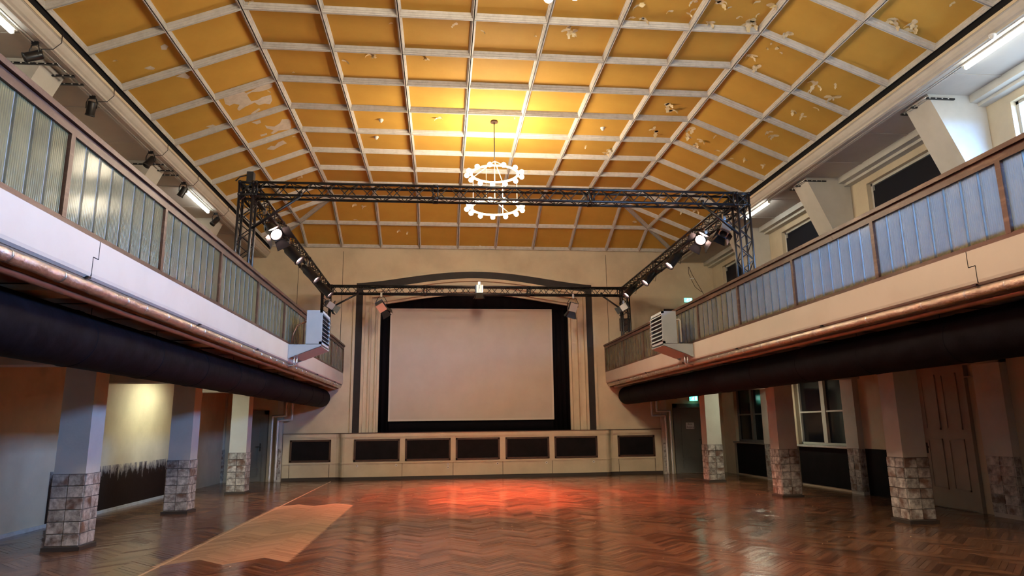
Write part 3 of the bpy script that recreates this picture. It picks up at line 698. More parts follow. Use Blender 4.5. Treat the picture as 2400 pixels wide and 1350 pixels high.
# pilasters with tiled bases on the aisle walls
def pilaster(n, x0, x1, y0, y1, faces, label):
    o = struct('trim_%d' % n, MB().box(x0, x1, y0, y1, 1.0, 2.9).box(x0+.012, x1-.0, y0+.012, y1-.012, 0, 1.0), 'wall_white', label)
    tile_block(o, x0+.012, x1, y0+.012, y1-.012, 1.0, faces)
pilaster(21, XWR-.14, XWR, 14.72, 15.20, ('-y', '-x'), 'wall pilaster with tiled base beside the pale framed window')
pilaster(22, XWR-.14, XWR, 18.75, 19.30, ('-y', '-x'), 'wall pilaster with tiled base between the two dark windows')
pilaster(23, XWR-.14, XWR, 10.52, 11.12, ('-y', '-x'), 'wall pilaster with tiled base beside the big panelled door')
pilaster(24, -6.95, -6.70, YW-.10, YW, ('-y', '+x'), 'corner pilaster with tiled base beside the dim end door')
pilaster(25, -5.13, -4.96, YW-.16, YW, ('-y', '-x'), 'tiled pier at the end of the stage front, left')
pilaster(26, 7.26, 7.44, YW-.16, YW, ('-y', '+x'), 'tiled pier at the end of the stage front, right')

# ---- galleries: slabs, fascias, soffits
for s in (-1, 1):
    side = 'right' if s > 0 else 'left'; X = lambda d: mx(s, d); xw = (XWR if s > 0 else XWL)
    mb = MB().box(X(XB+.04), xw, YR, YW, ZS+.02, ZB1-.02)
    struct('floor_%s_gallery' % side, mb, 'soffit', 'gallery floor slab on the %s' % side)
    mb = MB().box(X(XB), X(XB+.12), YR, YW, ZB0+.05, ZB1)
    prof = [(XB, ZB0+.05), (XB+.006, ZB0+.02), (XB+.03, ZB0), (XB+.12, ZB0), (XB+.12, ZB0+.05)]
    mb.prism([(X(a), z) for a, z in prof], 'Y', YR, YW)
    fa = struct('trim_%d' % (9 if s < 0 else 10), mb, 'fascia', 'smooth pale fascia of the %s gallery' % side)
    e = X(XB)-s*.0005*0; g = .004; yy = 6.40 if s < 0 else 6.32; d = .09
    jm = MB()
    for y0_, y1_, z0_, z1_ in ((yy+.05-g, yy+.05+g, 3.16, ZB1), (yy-d/2, yy+.05, 3.16-g, 3.16+g), (yy-d/2-g, yy-d/2+g, ZB0+.02, 3.16)):
        jm.box(e-s*.002, e+s*.01, y0_, y1_, z0_, z1_)
    tag(part('expansion_joint', jm, 'slot', fa), 'stepped dark expansion joint', None)
    # soffit boards
    yb = YR
    so = struct('ceiling_%s_aisle' % side, MB().box(X(XB+.20), xw, YR, YW, ZS, ZS+.03), 'soffit', 'brown boarded ceiling over the %s aisle' % side)
    y = 2.2
    while y < YW-.5:
        part('soffit_batten', MB().box(X(XB+.2), xw, y, y+.012, ZS-.008, ZS+.002), 'joint', so); y += 1.02
    struct('trim_%d' % (11 if s < 0 else 12), MB().box(X(XB+.13), X(XB+.22), YR, YW, ZB0-.12, ZB0+.02), 'soffit', 'dark edge beam under the %s fascia' % side)

# ---- gallery railings with cast glass planks
def railing(s, label):
    X = lambda d: mx(s, d)
    t = thing('gallery_railing', label, 'railing', (X(XB+.05), 12, ZB1))
    part('bottom_rail', MB().box(X(XB+.0), X(XB+.09), 1.7, YW, ZB1, ZB1+.045), 'rail_wood', t)
    hr = part('handrail', MB().box(X(XB-.035), X(XB+.125), 1.7, YW, 4.195, 4.245), 'rail_wood', t)
    part('upper_rail', MB().box(X(XB-.005), X(XB+.09), 1.7, YW, 4.105, 4.19), 'rail_wood', t)
    part('kerb', MB().box(X(XB+.10), X(XB+.16), 1.7, YW, ZB1, ZB1+.13), 'wall', t)
    ys = [1.75+2.03*i for i in range(11)]; ys[-1] = YW-.03
    up_me = MB(); gp = None
    pw = .2405
    m = MB(); th = .006; fl = .04; w = pw/2-.006
    pts = [(0, -w), (0, w), (fl, w), (fl, w-th), (th, w-th), (th, -w+th), (fl, -w+th), (fl, -w)]
    m.prism([(a*s, b) for a, b in pts], 'Z', 0, 4.105-ZB1-.045)
    gm = m.mesh('glass_plank'); gm.materials.append(MATS['cast_glass'])
    sm = MB().box(-.003*s, .004*s, -.020, .020, 0, 4.105-ZB1-.045).mesh('joint_seal'); sm.materials.append(MATS['seal'])
    for i, y in enumerate(ys):
        part('post', MB().box(X(XB-.004), X(XB+.075), y-.032, y+.032, ZB1+.04, 4.11), 'rail_wood', t)
        if i < len(ys)-1:
            for k in range(8):
                yc = y+.035+(ys[i+1]-y-.07)*(k+.5)/8
                put('glass_plank', gm, None, t, Vector((X(XB+.022), yc, ZB1+.045))-base_of(t))
                if k: put('joint_seal', sm, None, t, Vector((X(XB+.022), y+.035+(ys[i+1]-y-.07)*k/8, ZB1+.045))-base_of(t))
railing(-1, 'brown wooden gallery railing with yellowish cast glass planks, left')
railing(1, 'brown wooden gallery railing with bluish backlit cast glass planks, right')

# ---- slanted wall fins on the galleries with black perforated bars
def fin(s, y, label, blabel, bars):
    X = lambda d: mx(s, d); xw = XWR if s > 0 else -7.17
    w = abs(xw-XC)
    t = struct('trim_%d' % fin.n, MB().prism([(X(7.22), ZCB), (X(w-.01), ZCB), (X(w-.01), 4.75), (X(w-.05), 4.75)], 'Y', y, y+.58), 'wall_white', label); fin.n += 1
    if bars:
        b = thing('perforated_bars', blabel, 'bracket', (X(7.3), y+.3, 7.08), 'black perforated bars on the wall fins')
        for yy, a, c in ((y-.02, 7.0 if s < 0 else 7.18, 7.70), (y+.33, 6.93 if s < 0 else 7.15, 7.36), (y+.60, 6.93 if s < 0 else 7.15, 7.38)):
            z = 7.10
            p = part('bar', MB().box(X(a), X(c), yy-.02, yy+.02, z-.035, z-.01), 'black_metal', b)
            k = a+.05
            while k < c-.03:
                part('hole', MB().box(X(k-.012), X(k+.012), yy-.0215, yy-.02, z-.029, z-.016), 'plastic_white', p); k += .115
        for a in (7.02 if s < 0 else 7.2, 7.34):
            part('tie_rod', MB().cyl((X(a), y-.02, 7.105), (X(a), y+.6, 7.105), .008, n=6), 'chrome', b)
        part('fixing_plate', MB().box(X(7.22), X(7.40), y+.05, y+.5, 7.085, 7.17), 'wall_white', b)
fin.n = 31
for y, a, c in ((10.08, 'nearest', True), (14.12, 'middle', True), (18.15, 'farthest', False), (6.05, 'first', False)):
    for s in (-1, 1):
        side = 'right' if s > 0 else 'left'
        fin(s, y, 'white slanted wall fin above the %s gallery, %s' % (side, a), 'black perforated bars on the %s white wall fin over the %s gallery' % (a, side), c)

# ---- windows
def clear_mat():
    m, n, l, p = nt('clear'); g = n.new('ShaderNodeBsdfGlossy'); g.inputs['Roughness'].default_value = .03
    t = n.new('ShaderNodeBsdfTransparent'); t.inputs[0].default_value = (.93, .96, .97, 1); x = n.new('ShaderNodeMixShader'); x.inputs[0].default_value = .06
    l.new(t.outputs[0], x.inputs[1]); l.new(g.outputs[0], x.inputs[2]); l.new(x.outputs[0], n['Material Output'].inputs[0]); MATS['clear'] = m
clear_mat()
def window(n, y0, y1, z0, z1, lit, label, mull=.12, transom=None, paint='wall_white', x=XWR, deep=.16):
    f = .05 if lit == 'clear' else .06; m = MB(); xi, xo = x+.10, x+.20
    for a, b, c, d in ((y0, y1, z0, z0+f), (y0, y1, z1-f, z1), (y0, y0+f, z0, z1), (y1-f, y1, z0, z1)): m.box(xi, xo, a, b, c, d)
    o = struct('window_%d' % n, m, paint, label)
    ym = (y0+y1)/2
    cells = []
    if mull: part('mullion', MB().box(xi-.02, xo, ym-mull/2, ym+mull/2, z0+f, z1-f), paint, o); cells = [(y0+f, ym-mull/2), (ym+mull/2, y1-f)]
    else: cells = [(y0+f, y1-f)]
    zs = [(z0+f, z1-f)]
    if transom: zs = [(z0+f, transom-.02), (transom+.02, z1-f)]
    for a, b in cells:
        if transom: part('glazing_bar', MB().box(xi, xo-.02, a, b, transom-.02, transom+.02), paint, o)
        for c, d in zs:
            part('pane', MB().box(xo-.05, xo-.04, a, b, c, d), lit, o)
    return o
for i, (a, b) in enumerate(WIN_UP):
    lit = i < 3
    window(i+1, a, b, 4.45, 6.82, 'clear' if lit else 'blackout', ('pale framed gallery window full of blue daylight, %s' if lit else 'gallery window blacked out with dark cloth, %s') % ('rearmost', 'second from the rear', 'at the right picture edge', 'nearest', 'middle', 'farthest')[i], .10 if lit else 0, 6.1 if lit else None)
    if lit:
        pt = light('daylight_portal', 'AREA', (XWR+.33, (a+b)/2, 5.635), 1, (1, 1, 1), None, dir=(-1, 0, 0), shape='RECTANGLE', size=2.37, size_y=b-a)
        pt.data.cycles.is_portal = True
    if not lit:
        c = MB(); vs = []; N = 20
        for k in range(N+1):
            y = a+.10+(b-a-.2)*k/N; z = 6.70+.03*math.sin(k*.9)-.05*(k/N)
            vs += [(XWR+.075, y, 4.5), (XWR+.075, y, z), (XWR+.085, y, 4.5), (XWR+.085, y, z)]
        c.add(vs, [t for k in range(N) for t in ((4*k, 4*k+4, 4*k+5, 4*k+1), (4*k+2, 4*k+3, 4*k+7, 4*k+6), (4*k+1, 4*k+5, 4*k+7, 4*k+3))])
        o = put('blackout_cloth', c.mesh('blackout_cloth'), 'blackout')
        tag(o, 'dark blue blackout cloth over the %s right gallery window' % {3: 'nearest dark', 4: 'middle dark', 5: 'farthest dark'}[i], 'blackout cloth', 'blackout cloths on the gallery windows')
window(11, 15.2, 17.6, 1.03, 2.86, 'pane_black', 'pale framed casement window with black panes in the right aisle', .17, 1.86)
window(12, 19.35, 21.5, 1.03, 2.86, 'pane_black', 'casement window with black panes and shade-grey frame at the far end of the right aisle', .15, 1.86, 'door_grey_and_shade')  # white frame drawn grey, the far end's shade is in its colour
for n, (a, b), lb in ((41, (15.16, 17.64), 'nearer'), (42, (19.31, 21.54), 'farther')):
    o = struct('trim_%d' % n, MB().box(XWR-.10, XWR+.12, a, b, .985, 1.03), 'trim_white' if n == 41 else 'door_grey_and_shade', 'window board under the %s aisle window' % lb)  # farther board greyed to carry the shade in its colour
    part('niche_panel', MB().box(XWR-.012, XWR-.004, a+.06, b-.06, .05, .97), 'panel_black', o)
    part('niche_post', MB().box(XWR-.06, XWR, a, a+.06, 0, .985), 'door_paint', o); part('niche_post', MB().box(XWR-.06, XWR, b-.06, b, 0, .985), 'door_paint', o)
part('dark_dado', MB().box(XWR-.012, XWR-.002, 12.95, 14.7, 0, 1.0), 'panel_black', wall_right)

# ---- doors
def door_x(n, y0, y1, zt, label):     # panelled door in the right aisle wall
    x = XWR
    o = struct('door_%d' % n, MB().box(x-.035, x+.02, y0, y1, .02, zt), 'door_paint', label)
    fr = MB().box(x-.07, x+.01, y1, y1+.13, 0, zt+.1).box(x-.07, x+.01, y0-.10, y0, 0, zt+.1).box(x-.07, x+.01, y0-.10, y1+.13, zt, zt+.12)
    part('door_frame', fr, 'door_paint', o)
    w = (y1-y0-.42)/2
    for c in (0, 1):
        a = y0+.13+c*(w+.16)
        for z0, z1 in ((.34, 1.26), (1.43, zt-.16)):
            f = MB(); g = .03
            for p, q_, r, t in ((a, a+w, z0, z0+g), (a, a+w, z1-g, z1), (a, a+g, z0, z1), (a+w-g, a+w, z0, z1)): f.box(x-.055, x-.03, p, q_, r, t)
            p_ = part('door_panel', MB().box(x-.043, x-.034, a+g, a+w-g, z0+g, z1-g), 'door_paint', o); part('panel_moulding', f, 'door_paint', p_)
    hd = MB().box(x-.05, x-.03, y1-.085, y1-.045, .98, 1.18).cyl((x-.05, y1-.065, 1.1), (x-.10, y1-.065, 1.1), .011, n=8).cyl((x-.10, y1-.065, 1.1), (x-.10, y1-.19, 1.1), .012, n=8)
    part('handle', hd, 'black_metal', o); return o
door_x(1, 11.52, 12.72, 2.62, 'tall four panelled door in the right aisle')
mb = MB().box(XWR-.10, XWR-.01, 11.14, 11.40, 2.35, 2.37).box(XWR-.10, XWR-.01, 11.14, 11.40, 2.57, 2.59).box(XWR-.10, XWR-.01, 11.14, 11.16, 2.35, 2.59).box(XWR-.10, XWR-.01, 11.38, 11.40, 2.35, 2.59)
tag(part('small_square_frame', mb, 'door_paint', wall_right), 'small square frame', None)
def door_y(n, x0, x1, zt, label, hx, sgn):
    y = YW
    o = struct('door_%d' % n, MB().box(x0, x1, y-.035, y+.02, .02, zt), 'door_grey_and_shade', label)
    fr = MB().box(x0-.13, x0, y-.07, y+.01, 0, zt+.13).box(x1, x1+.13, y-.07, y+.01, 0, zt+.13).box(x0-.13, x1+.13, y-.07, y+.01, zt, zt+.13)
    part('door_frame', fr, 'door_grey_and_shade', o)
    for z0, z1 in ((.16, .42), (.50, zt-.13)):
        f = MB(); g = .025; a, b = x0+.13, x1-.13
        for p, q_, r, t in ((a, b, z0, z0+g), (a, b, z1-g, z1), (a, a+g, z0, z1), (b-g, b, z0, z1)): f.box(p, q_, y-.05, y-.03, r, t)
        p_ = part('door_panel', MB().box(a+g, b-g, y-.042, y-.034, z0+g, z1-g), 'door_grey_and_shade', o); part('panel_moulding', f, 'door_grey_and_shade', p_)
    hd = MB().box(hx-.02, hx+.02, y-.05, y-.03, .93, 1.17).cyl((hx, y-.05, 1.07), (hx, y-.10, 1.07), .011, n=8).cyl((hx, y-.10, 1.07), (hx-sgn*.13, y-.10, 1.07), .012, n=8)
    part('handle', hd, 'black_metal', o)
door_y(2, -6.35, -5.55, 2.05, 'dim grey panelled door at the end of the left aisle', -5.63, 1)
door_y(3, 7.83, 8.72, 2.13, 'dim grey panelled door under the exit sign, right aisle', 8.64, 1)
def notice(x0, x1, z0, z1, label, rows):
    t = thing('paper_notice', label, 'notice', ((x0+x1)/2, YW-.045, z0))
    part('sheet', MB().box(x0, x1, YW-.053, YW-.0505, z0, z1), 'paper', t)
    for txt, z, size in rows:
        cu = bpy.data.curves.new('lettering', 'FONT'); cu.body = txt; cu.size = size; cu.align_x = 'CENTER'; cu.extrude = .0006; cu.materials.append(MATS['ink'])
        tmp = bpy.data.objects.new('lettering', cu); COL.objects.link(tmp)
        me = bpy.data.meshes.new_from_object(tmp.evaluated_get(bpy.context.evaluated_depsgraph_get())); bpy.data.objects.remove(tmp)
        me.materials.clear(); me.materials.append(MATS['ink'])
        o = bpy.data.objects.new('lettering', me); COL.objects.link(o); o.parent = t
        o.rotation_euler = (math.pi/2, 0, 0); o.location = Vector(((x0+x1)/2, YW-.054, z))-base_of(t)
notice(8.12, 8.40, 1.43, 1.64, 'white paper notice on the grey door under the exit sign', [('Kein', 1.555, .085), ('Zugang', 1.465, .085)])
notice(-6.06, -5.93, 1.42, 1.62, 'small white notice on the dim door in the left aisle', [])
def exit_sign(x, z, label):
    t = thing('exit_sign', label, 'exit sign', (x, YW, z))
    part('housing', MB().box(x-.15, x+.15, YW-.08, YW, z-.085, z+.085), 'plastic_white', t)
    part('face', MB().box(x-.14, x+.14, YW-.086, YW-.079, z-.075, z+.075), 'exit_green', t)
    g = MB(); y0_, y1_ = YW-.09, YW-.0855
    g.box(x+.06, x+.11, y0_, y1_, z-.055, z+.055)                                             # door
    g.cyl((x-.005, y1_, z+.045), (x-.005, y0_, z+.045), .014, n=10)                           # runner
    for a, b in (((x-.01, z+.03), (x-.03, z-.01)), ((x-.03, z-.01), (x-.005, z-.03)), ((x-.005, z-.03), (x-.02, z-.06)), ((x-.03, z-.01), (x-.06, z-.03)), ((x-.06, z-.03), (x-.085, z-.03)), ((x-.01, z+.025), (x+.02, z+.005)), ((x-.012, z+.025), (x-.045, z+.02))):
        g.bar((a[0], YW-.088, a[1]), (b[0], YW-.088, b[1]), .004, .014, (0, 1, 0))
    part('pictogram', g, 'exit_white', t)
    light('exit_glow', 'POINT', (x, YW-.16, z-.1), .4, (.2, 1, .7), t, shadow_soft_size=.1)
exit_sign(8.47, 5.80, 'green glowing exit sign above the right gallery rail')
exit_sign(8.43, 2.43, 'green glowing exit sign over the right aisle door')

# ---- black ventilation ducts under the galleries
def duct(s, label):
    x = mx(s, 4.945); z = 2.54; r = .29
    t = thing('ventilation_duct', label, 'duct', (x, 12, z))
    part('duct_body', MB().cyl((x, -3.6, z), (x, 22.12, z), r, n=48, cap=False), 'duct', t)
    pr = [(r, 0), (r*.96, .03), (r*.80, .07), (r*.45, .095), (.001, .10)]
    M = Matrix.Translation((x, 22.12, z)) @ Matrix.Rotation(-math.pi/2, 4, 'X')
    part('duct_end', MB().lathe(pr, 48, M), 'duct', t)
    y = .5
    while y < 22:
        part('duct_seam', MB().lathe([(r, -.012), (r+.006, -.006), (r+.006, .006), (r, .012)], 48, Matrix.Translation((x, y, z)) @ Matrix.Rotation(-math.pi/2, 4, 'X')), 'duct', t)
        part('hanger_wire', MB().cyl((x-s*.05, y+.3, z+r-.02), (x-s*.05, y+.3, ZS), .004, n=6), 'black_metal', t); y += 1.7
duct(-1, 'thick black ventilation duct hung under the left gallery')
duct(1, 'thick black ventilation duct hung under the right gallery')

# ---- foil lagged heating pipes under the fascias
def jitter_pipe(x, z, r, y0, y1, step=.16, seed=1):
    rr = random.Random(seed); P = []; y = y0
    while y <= y1: P.append((x+rr.uniform(-.004, .004), y, z+rr.uniform(-.004, .004))); y += step
    return P
for s in (-1, 1):
    side = 'left' if s < 0 else 'right'; X = lambda d: mx(s, d)
    t = thing('foil_pipe', 'crinkled silver foil heating pipe along the %s gallery edge' % side, 'pipe', (X(XB+.07), 12, ZB0-.06))
    part('lagging', MB().tube(jitter_pipe(X(XB+.06), ZB0-.062, .056, -3.6, 22.3, .16, 5), .056, 14), 'foil', t)
    y = 4.2; i = 0
    while y < 21.5:
        part('pipe_clamp', MB().lathe([(.055, -.006), (.0595, -.006), (.0595, .006), (.055, .006)], 14, Matrix.Translation((X(XB+.06), y, ZB0-.062)) @ Matrix.Rotation(-math.pi/2, 4, 'X')), 'chrome', t); y += .45+.35*((i*7) % 5)/5; i += 1
    y = 6.3
    while y < 21.9:
        part('pipe_bracket', MB().box(X(XB-.005), X(XB+.26), y, y+.05, ZB0-.004, ZB0+.012).cyl((X(XB+.06), y+.025, ZB0), (X(XB+.06), y+.025, ZB0-.03), .006, n=6), 'black_metal', t); y += 2.9
    t = thing('copper_reflect_pipe', 'return pipe with painted orange reflection under the %s gallery edge' % side, 'pipe', (X(XB+.17), 12, ZB0-.13))  # orange reflected light is put into this pipe's colour
    part('pipe_run', MB().tube(jitter_pipe(X(XB+.165), ZB0-.14, .036, -3.6, 22.3, .5, 6), .036, 12), 'copper_reflect_pipe', t)
# foil risers at both ends of the stage front
def riser(pts, label):
    t = thing('foil_riser', label, 'pipe', pts[0], 'foil risers beside the stage')
    P = [Vector(p) for p in pts]; full = []
    for a, b in zip(P[:-1], P[1:]):
        n = max(2, int((b-a).length/.07))
        full += [a.lerp(b, i/n) for i in range(n)]
    full.append(P[-1]); rr = random.Random(4)
    part('lagging', MB().tube([p+Vector((rr.uniform(-1, 1), rr.uniform(-1, 1), 0))*.004 for p in full], .038, 12), 'foil_bright', t)
ya = YW-.22
riser([(-5.26, ya, 0), (-5.26, ya, 1.99), (-4.85, ya, 2.0), (-4.85, ya, 2.62)], 'outer foil riser pipe with a dogleg beside the left end of the stage')
riser([(-5.09, ya, 0), (-5.09, ya, 1.86), (-4.67, ya, 1.88), (-4.67, ya, 2.62)], 'inner foil riser pipe with a dogleg beside the left end of the stage')
riser([(7.37, ya, 0), (7.37, ya, 1.87), (6.92, ya, 1.88), (6.92, ya, 2.62)], 'inner foil riser pipe with a dogleg beside the right end of the stage')
riser([(7.53, ya, 0), (7.53, ya, 2.01), (7.08, ya, 2.02), (7.08, ya, 2.62)], 'outer foil riser pipe with a dogleg beside the right end of the stage')

# ---- warm air heaters on the gallery fascias
def heater(s, y0, y1, label):
    X = lambda d: mx(s, d); xi, xo = 3.655, 3.975           # hall side, wall side
    t = thing('unit_heater', label, 'heater', (X(3.82), (y0+y1)/2, 3.05))
    part('casing', MB().box(X(xi+.05), X(xo), y0, y1, 3.33, 4.04), 'heater', t)
    f = MB(); w = .05
    for a, b, c, d in ((y0, y1, 3.33, 3.33+w), (y0, y1, 4.04-w, 4.04), (y0, y0+w, 3.33, 4.04), (y1-w, y1, 3.33, 4.04)): f.box(X(xi), X(xi+.05), a, b, c, d)
    part('front_frame', f, 'heater', t)
    part('core', MB().box(X(xi+.03), X(xi+.05), y0+w, y1-w, 3.38, 3.99), 'heater_dark', t)
    for k in range(7):
        z = 3.43+k*.087
        part('louvre', MB().prism([(X(xi-.035), z-.03), (X(xi-.033), z-.024), (X(xi+.03), z+.028), (X(xi+.03), z+.022)], 'Y', y0+w*.4, y1-w*.4), 'heater', t)
    for yy in (y0, y1-.02):
        part('bracket_plate', MB().prism([(X(XB-.002), 3.32), (X(xi), 3.32), (X(xi), 3.28), (X(XB-.002), 3.03)], 'Y', yy, yy+.02), 'heater', t)
    part('bracket_underside', MB().add([(X(xi), y0, 3.28), (X(xi), y1, 3.28), (X(XB-.1), y1, 3.065), (X(XB-.1), y0, 3.065), (X(xi), y0, 3.29), (X(xi), y1, 3.29), (X(XB-.1), y1, 3.075), (X(XB-.1), y0, 3.075)],
         [(0, 1, 2, 3), (7, 6, 5, 4), (0, 4, 5, 1), (1, 5, 6, 2), (2, 6, 7, 3), (3, 7, 4, 0)]), 'heater', t)
    for k in (0, 1):
        x = X(XB-.16+.06*k); part('feed_pipe', MB().tube([(x, y0+.12, 3.2), (x, y0+.12, 2.95), (x, y0+.12, ZB0-.06), (X(XB+.06), y0+.12, ZB0-.10)], .017, 8), 'chrome', t)
    if s < 0:
        part('hose', MB().tube([(X(XB-.04), y0+.1, 3.36), (X(XB-.06), y0+.1, 3.55), (X(XB-.14), y0+.12, 3.74), (X(xo-.01), y0+.15, 3.84)], .018, 8), 'copper_reflect_pipe', t)
    else:
        part('hose', MB().tube([(X(xo-.01), y0+.1, 3.86), (X(xo+.10), y0+.1, 3.87), (X(xo+.12), y0+.1, 3.84), (X(xo+.125), y0+.1, 3.36)], .02, 8), 'plastic_white', t)
heater(-1, 14.40, 15.40, 'grey box heater with black louvres on a bracket, left gallery edge')
heater(1, 14.30, 15.15, 'grey box heater with black louvres on a bracket, right gallery edge')

# ================================================================ LIGHTING RIG
CC = .12; TR = .025
def truss(name, a, b, label, sides, cat='truss', pitch=.42, joints=(), ends=True, extra=None):
    # square box truss from a to b; sides = two unit vectors across it
    a, b = Vector(a), Vector(b); u, v = Vector(sides[0]), Vector(sides[1]); d = (b-a).normalized(); L = (b-a).length
    t = thing(name, label, cat, a)
    cs = [u*CC+v*CC, -u*CC+v*CC, -u*CC-v*CC, u*CC-v*CC]
    for c in cs: part('chord', MB().cyl(a+c, b+c, TR, n=8), 'black_metal', t)
    n = max(2, int(round(L/pitch)))
    for f in range(4):
        mb = MB(); c0, c1 = cs[f], cs[(f+1) % 4]
        for k in range(n):
            t0, t1, tm = k/n*L, (k+1)/n*L, (k+.5)/n*L
            p, q_ = (c0, c1) if f % 2 == 0 else (c1, c0)
            mb.cyl(a+d*t0+p, a+d*tm+q_, .010, n=5, cap=False); mb.cyl(a+d*tm+q_, a+d*t1+p, .010, n=5, cap=False)
        part('lacing', mb, 'black_metal', t)
    for e in ([0, L] if ends else [])+list(joints):
        mb = MB()
        for k in range(4):
            for off in (-.045, .045):
                if 0 <= e+off <= L: mb.cyl(a+d*(e+off)+cs[k], a+d*(e+off)+cs[(k+1) % 4], .014, n=6)
            mb.cyl(a+d*max(0, e-.05)+cs[k], a+d*min(L, e+.05)+cs[k], .033, n=8)
        part('joint_frame', mb, 'black_metal', t)
    return t
YN, YF = 12.35, 21.15; ZN, ZF = 5.94, 5.83; TL, TRX = -3.60, 5.89
ex, ey, ez = (1, 0, 0), (0, 1, 0), (0, 0, 1)
tn = truss('lighting_truss', (TL+.15, YN, ZN), (TRX-.15, YN, ZN), 'long black lighting truss across the hall, nearer one below the chandelier', (ey, ez), joints=(3.3, 6.3))
tf = truss('lighting_truss', (TL+.15, YF, ZF), (TRX-.15, YF, ZF), 'long black lighting truss in front of the stage arch', (ey, ez), joints=(2.9, 6.2))
dz = (ZF-ZN)/(YF-YN); sv = Vector((0, -dz, 1)).normalized()
tl = truss('lighting_truss', (TL, YN+.15, ZN), (TL, YF-.15, ZF), 'black lighting truss with red stage lamps above the left gallery rail', (ex, sv), joints=(2.2, 5.2))
tr_ = truss('lighting_truss', (TRX, YN+.15, ZN), (TRX, YF-.15, ZF), 'black lighting truss with red stage lamps above the right gallery rail', (ex, sv), joints=(2.2, 5.2))
def tower(x, y, z, label, sx, sy, brace):
    t = truss('truss_tower', (x, y, ZB1), (x, y, z+.14), label, (ex, ey), 'truss tower', .40)
    part('base_plate', MB().box(x-.25, x+.25, y-.25, y+.25, ZB1-.02, ZB1+.012), 'black_metal', t)
    cb = MB()
    for zz in (z-CC, z+CC):
        for a, b in (((-1, -1), (1, -1)), ((1, -1), (1, 1)), ((1, 1), (-1, 1)), ((-1, 1), (-1, -1))):
            cb.cyl((x+a[0]*CC, y+a[1]*CC, zz), (x+b[0]*CC, y+b[1]*CC, zz), .02, n=6)
    for a in ((-1, -1), (1, -1), (1, 1), (-1, 1)):
        for zz in (z-CC, z+CC): cb.sphere((x+a[0]*CC, y+a[1]*CC, zz), .034, 8, 5)
    for sg in (-1, 1):
        cb.cyl((x-.12*sg, y-.12, z-.12), (x+.12*sg, y-.12, z+.12), .011, n=6); cb.cyl((x+.12, y-.12*sg, z-.12), (x+.12, y+.12*sg, z+.12), .011, n=6)
    part('corner_block', cb, 'black_metal', t)
    if brace: part('brace_pipe', MB().cyl((x+sx*.15, y-.13, z-brace[0]), (x+sx*brace[1], y-.13, z-.14), .028, n=8).cyl((x+sx*brace[1], y-.13, z-.15), (x+sx*brace[1], y-.13, z-.05), .035, n=8), 'black_metal', t)
    return t
tw = tower(TL, YN, ZN, 'near left black truss tower rising from the gallery', 1, 1, (.76, .98))
part('cable_clamp', MB().box(TL-.02, TL+.10, YN-.08, YN+.06, ZN+.14, ZN+.34).tube([(TL+.0, YN, ZN+.30), (TL-.14, YN-.06, ZN+.24), (TL-.20, YN-.1, ZN+.14)], .012, 6), 'black', tw)
tower(TRX, YN, ZN, 'near right black truss tower rising from the gallery', -1, 1, (.72, .84))
tower(TL, YF, ZF, 'far left black truss tower beside the stage arch', 1, -1, (.60, .98))
tower(TRX, YF, ZF, 'far right black truss tower beside the stage arch', -1, -1, (.60, .80))

# ---- stage lamps: par cans under the side trusses
def axis_matrix(p, d):
    return Matrix.Translation(p) @ Vector((0, 0, -1)).rotation_difference(Vector(d).normalized()).to_matrix().to_4x4()
def par_can(p, d, hang, label, doors=False, energy=E_PAR, col=(1, .17, .10), spot=.80):
    # p: centre of the lens; d: beam direction; hang: point on the truss
    t = thing('par_can', label, 'stage lamp', p, 'par cans on the side trusses'); M = axis_matrix(Vector(p), d)
    out = [(.001, .52), (.05, .515), (.075, .49), (.085, .44), (.085, .40), (.115, .36), (.118, .02), (.124, .0), (.124, -.03), (.112, -.03), (.110, .05)]
    part('can_body', MB().lathe(out, 20, M), 'black_metal', t)
    part('lens', MB().lathe([(.110, .05), (.08, .035), (.04, .027), (.001, .025)], 20, M), 'lens', t)
    rim = MB().lathe([(.124, -.03), (.130, -.03), (.130, .0), (.124, .0)], 20, M); part('gel_frame', rim, 'black_metal', t)
    # yoke from the can sides to the clamp on the truss
    side = (M.to_3x3() @ Vector((1, 0, 0))); c = M @ Vector((0, 0, .18)); h_ = Vector(hang)
    side = side-Vector((0, 0, 1))*side.z; side = side.normalized() if side.length > .1 else Vector((0, 1, 0))
    a, b = c+side*.14, c-side*.14
    part('yoke', MB().tube([a, a+Vector((0, 0, .10)), h_+side*.10+Vector((0, 0, -.10)), h_+Vector((0, 0, -.09)), h_-side*.10+Vector((0, 0, -.10)), b+Vector((0, 0, .10)), b], .012, 6), 'black_metal', t)
    part('clamp', MB().box(h_.x-.03, h_.x+.03, h_.y-.03, h_.y+.03, h_.z-.10, h_.z+.03), 'chrome', t)
    part('cable', MB().tube([M @ Vector((0, 0, .5)), M @ Vector((0, 0, .56))+Vector((0, 0, -.08)), M @ Vector((.05, .05, .42))+Vector((0, 0, -.22)), h_+Vector((.03, .1, -.1)), h_], .007, 5), 'black', t)
    if doors:
        for k in range(4):
            R = Matrix.Rotation(k*math.pi/2, 4, 'Z'); m4 = MB(); m4.M = M @ R
            m4.add([(-.09, .125, -.03), (.09, .125, -.03), (.14, .24, -.19), (-.14, .24, -.19), (-.09, .129, -.03), (.09, .129, -.03), (.14, .244, -.19), (-.14, .244, -.19)], [(0, 1, 2, 3), (7, 6, 5, 4), (0, 4, 5, 1), (2, 6, 7, 3), (1, 5, 6, 2), (3, 7, 4, 0)])
            part('barn_door', m4, 'black_metal', t)
    light('par_beam', 'SPOT', M @ Vector((0, 0, -.06)), energy, col, t, dir=d, spot_size=spot, spot_blend=1.0, shadow_soft_size=.09)
    return t
nth = ['nearest', 'second', 'third', 'farthest']
